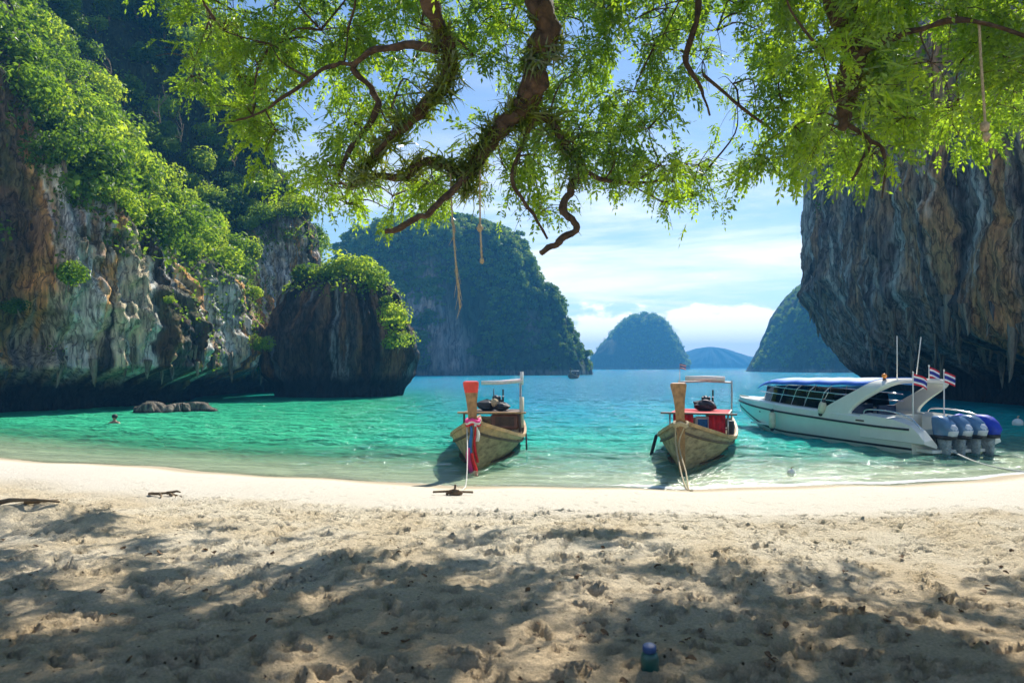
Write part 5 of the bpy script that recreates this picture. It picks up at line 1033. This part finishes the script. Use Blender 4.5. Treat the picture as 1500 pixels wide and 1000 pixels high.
for x, y, top, w, yaw, sd in ((-1.02, .35, 2.46, .52, -.1, 1), (.50, 1.2, 2.66, .32, -.5, 3), (.22, .35, 2.52, .30, -.6, 5)):
    f = pole(mbt, (x, y, .55 if y < 1 else 2.15), (x, y, top), .02 if y < 1 else .014, 'gel', 'flagpole'); k = MB(); k.ball((x, y, top + .02), .03, 8); k.build('finial', MAT['gel'], f, smooth=True); flag_mesh('flag', f, w, .34, (x + .01, y, top - .02), yaw, sd, .45 if w < .4 else .35)
for x, y, z in ((-1.62, 2.0, .88), (-1.62, 8.0, .80)):
    q = MB(); q.box((-sb(y) - .0 if y < 3 else -sb(y) + .06, y, z if y < 3 else z), (.03, .36, .05)); q.build('marking_plate', MAT['wood_dark'], mbt)  # plain dark plates standing for the small hull markings
rp0 = local2w(mbt, (-.7, -.45, .25))
rope('stern_rope', [rp0, Vector((12.2, 17.7, .08)), Vector((12.8, 16.6, .02)), Vector((13.6, 15.6, zat(13.6, 15.6) + .02)), Vector((14.2, 14.9, zat(14.2, 14.9) + .02))], .02, 'rope_w', 'white rope from the motorboat stern to the sand')

# ------------------------------------------------------------------ floats
def floatb(x, y, r, lb):
    e = empty('float', (x, y, 0)); k = MB(); k.ball((0, 0, r * .35), r, 12); k.build('ball', MAT['gel'], e, smooth=True); k = MB(); k.tube([(0, 0, r), (0, 0, r * 1.7), (.05, 0, r * 1.8)], r * .15, 6); k.build('eye', MAT['rope'], e); tag(e, lb, 'float')
floatb(6.75, 16.5, .10, 'round white float in the shallows between the brown boat and motorboat'); floatb(22.6, 30.5, .22, 'pale float under the overhanging cliff behind the motorboat')

# ------------------------------------------------------------------ swimmer
sw = bpy.data.meshes.new('person')
J = [(0, 0, -.30, .13), (0, 0, .02, .15), (0, .0, .22, .13), (0, .0, .30, .062), (0, -.01, .37, .075), (0, -.01, .47, .10), (0, -.005, .56, .07), (-.19, 0, .20, .07), (-.36, -.12, .06, .055), (-.50, -.30, .02, .042), (.19, 0, .20, .07), (.36, -.14, .05, .055), (.46, -.34, .0, .042), (-.10, .05, -.45, .10), (-.14, .1, -.85, .07), (.10, .05, -.45, .10), (.14, .1, -.85, .07)]
E = [(0, 1), (1, 2), (2, 3), (3, 4), (4, 5), (5, 6), (2, 7), (7, 8), (8, 9), (2, 10), (10, 11), (11, 12), (0, 13), (13, 14), (0, 15), (15, 16)]
sw.from_pydata([j[:3] for j in J], E, []); so = link('person', sw, MAT['skin']); md = so.modifiers.new('skin', 'SKIN')
for i, v in enumerate(sw.skin_vertices[0].data): v.radius = (J[i][3], J[i][3]); v.use_root = (i == 0)
md2 = so.modifiers.new('smooth', 'SUBSURF'); md2.levels = 2; md2.render_levels = 2; md.use_smooth_shade = True
so.location = (-18.4, 31.6, -.20); tag(so, 'person treading water, dark hair, head and shoulders above the green water', 'person')
k = MB(); k.ball((0, .02, .50), .125, 12, (1, 1.05, .95)); k.build('hair', MAT['hair'], so, smooth=True)

# ------------------------------------------------------------------ things lying on the sand
def drift(name, x, y, segs, r, lb, seed):
    random.seed(seed); e = empty(name, (x, y, zat(x, y))); tag(e, lb, 'driftwood')
    for sgm in segs:
        pts = [(p[0], p[1], zat(x + p[0], y + p[1]) - zat(x, y) + p[2]) for p in sgm]; c_ = catmull(pts, 4); k = MB(); k.tube(c_, list(np.linspace(r, r * .35, len(c_))), 7, rough=.5); k.build('stick', MAT['drift'], e, smooth=True)
drift('driftwood', -5.9, 11.6, [[(-.3, .06, .03), (-.1, .0, .05), (.05, .03, .05), (.3, -.02, .03)], [(-.1, 0, .05), (0, -.12, .04), (.06, -.25, .02)], [(.02, .02, .05), (.16, .08, .07), (.26, .02, .05)], [(.1, -.02, .04), (.22, -.07, .05), (.32, -.08, .02)]], .028, 'tangled dark driftwood twig on the smooth pale sand', 3)
drift('dead_branch', -5.9, 8.55, [[(-.9, .05, .02), (-.4, .0, .05), (.0, -.05, .06), (.25, -.02, .02)], [(-.2, -.02, .05), (.0, .1, .04), (.22, .18, .02)], [(-.5, -.02, .04), (-.6, -.18, .03), (-.85, -.3, .01)]], .035, 'dead branch half buried on the sand mound', 4)
bx0, by0 = .87, 4.3; bt = empty('plastic_bottle', (bx0, by0, zat(bx0, by0) + .005)); bt.rotation_euler = (.12, -.1, .3); tag(bt, 'small teal plastic bottle with blue cap standing in the shaded sand', 'bottle')
k = MB(); k.loft([((0, 0, 0), .050, .050), ((0, 0, .012), .058, .058), ((0, 0, .05), .055, .055), ((0, 0, .06), .058, .058), ((0, 0, .10), .055, .055), ((0, 0, .125), .045, .045), ((0, 0, .135), .034, .034)], 20, 2.0); k.build('body', MAT['bottle'], bt, smooth=True)
k = MB(); k.loft([((0, 0, .134), .042, .042), ((0, 0, .142), .044, .044), ((0, 0, .168), .042, .042), ((0, 0, .174), .034, .034)], 20, 2.0); k.build('cap', MAT['cap'], bt, smooth=True)
def dry_leaf(seed):
    r = np.random.default_rng(seed); k = MB(); L_, w = .11, .045; V = []; n = 5
    for i in range(n + 1):
        t = i / n; ww = w * math.sin(math.pi * min(.98, t * .92 + .05)) ; z = .016 * math.sin(t * 3 + seed) + .012; V += [(-ww, (t - .5) * L_, z + .014 + .01 * r.random()), (0, (t - .5) * L_, z), (ww, (t - .5) * L_, z + .014 + .01 * r.random())]
    k.add(V, [(i*3+j, i*3+j+1, i*3+j+4, i*3+j+3) for i in range(n) for j in (0, 1)]); me = bpy.data.meshes.new('fallen_leaf'); me.from_pydata(k.v, [], k.f); me.materials.append(MAT['dry']); return me
DL = [dry_leaf(i) for i in range(4)]; rl = np.random.default_rng(3)
for i in range(150):
    y = 3.6 + 4.6 * rl.random() ** 1.5; x = (rl.random() - .5) * 2 * y * .78; o = link('fallen_leaf', DL[i % 4]); s = float(rl.uniform(.28, .75)); o.scale = (s, s, s); o.location = (x, y, zat(x, y) + .004); o.rotation_euler = (float(rl.normal(0, .25)), float(rl.normal(0, .25)), float(rl.random() * 6.28)); tag(o, 'dry brown fallen leaf lying on the shaded sand', 'leaf', 'fallen leaves on the sand')

# ------------------------------------------------------------------ haze
hz, t, N, L = nt('sea_haze'); out = N('ShaderNodeOutputMaterial'); pv = N('ShaderNodeVolumePrincipled'); pv.inputs['Color'].default_value = (.11, .50, 1.0, 1); pv.inputs['Density'].default_value = .00095; L(pv.outputs[0], out.inputs['Volume'])
q = MB(); q.add([(x, y, z) for x in (-1600, 1600) for y in (-500, 1800) for z in (-14.5, 62)], [(0, 1, 3, 2), (4, 6, 7, 5), (0, 4, 5, 1), (2, 3, 7, 6), (0, 2, 6, 4), (1, 5, 7, 3)])
tag(q.build('haze', hz), 'thin bluish sea haze filling the air over the cove', 'haze', kind='stuff')
print('done', len(bpy.data.objects))
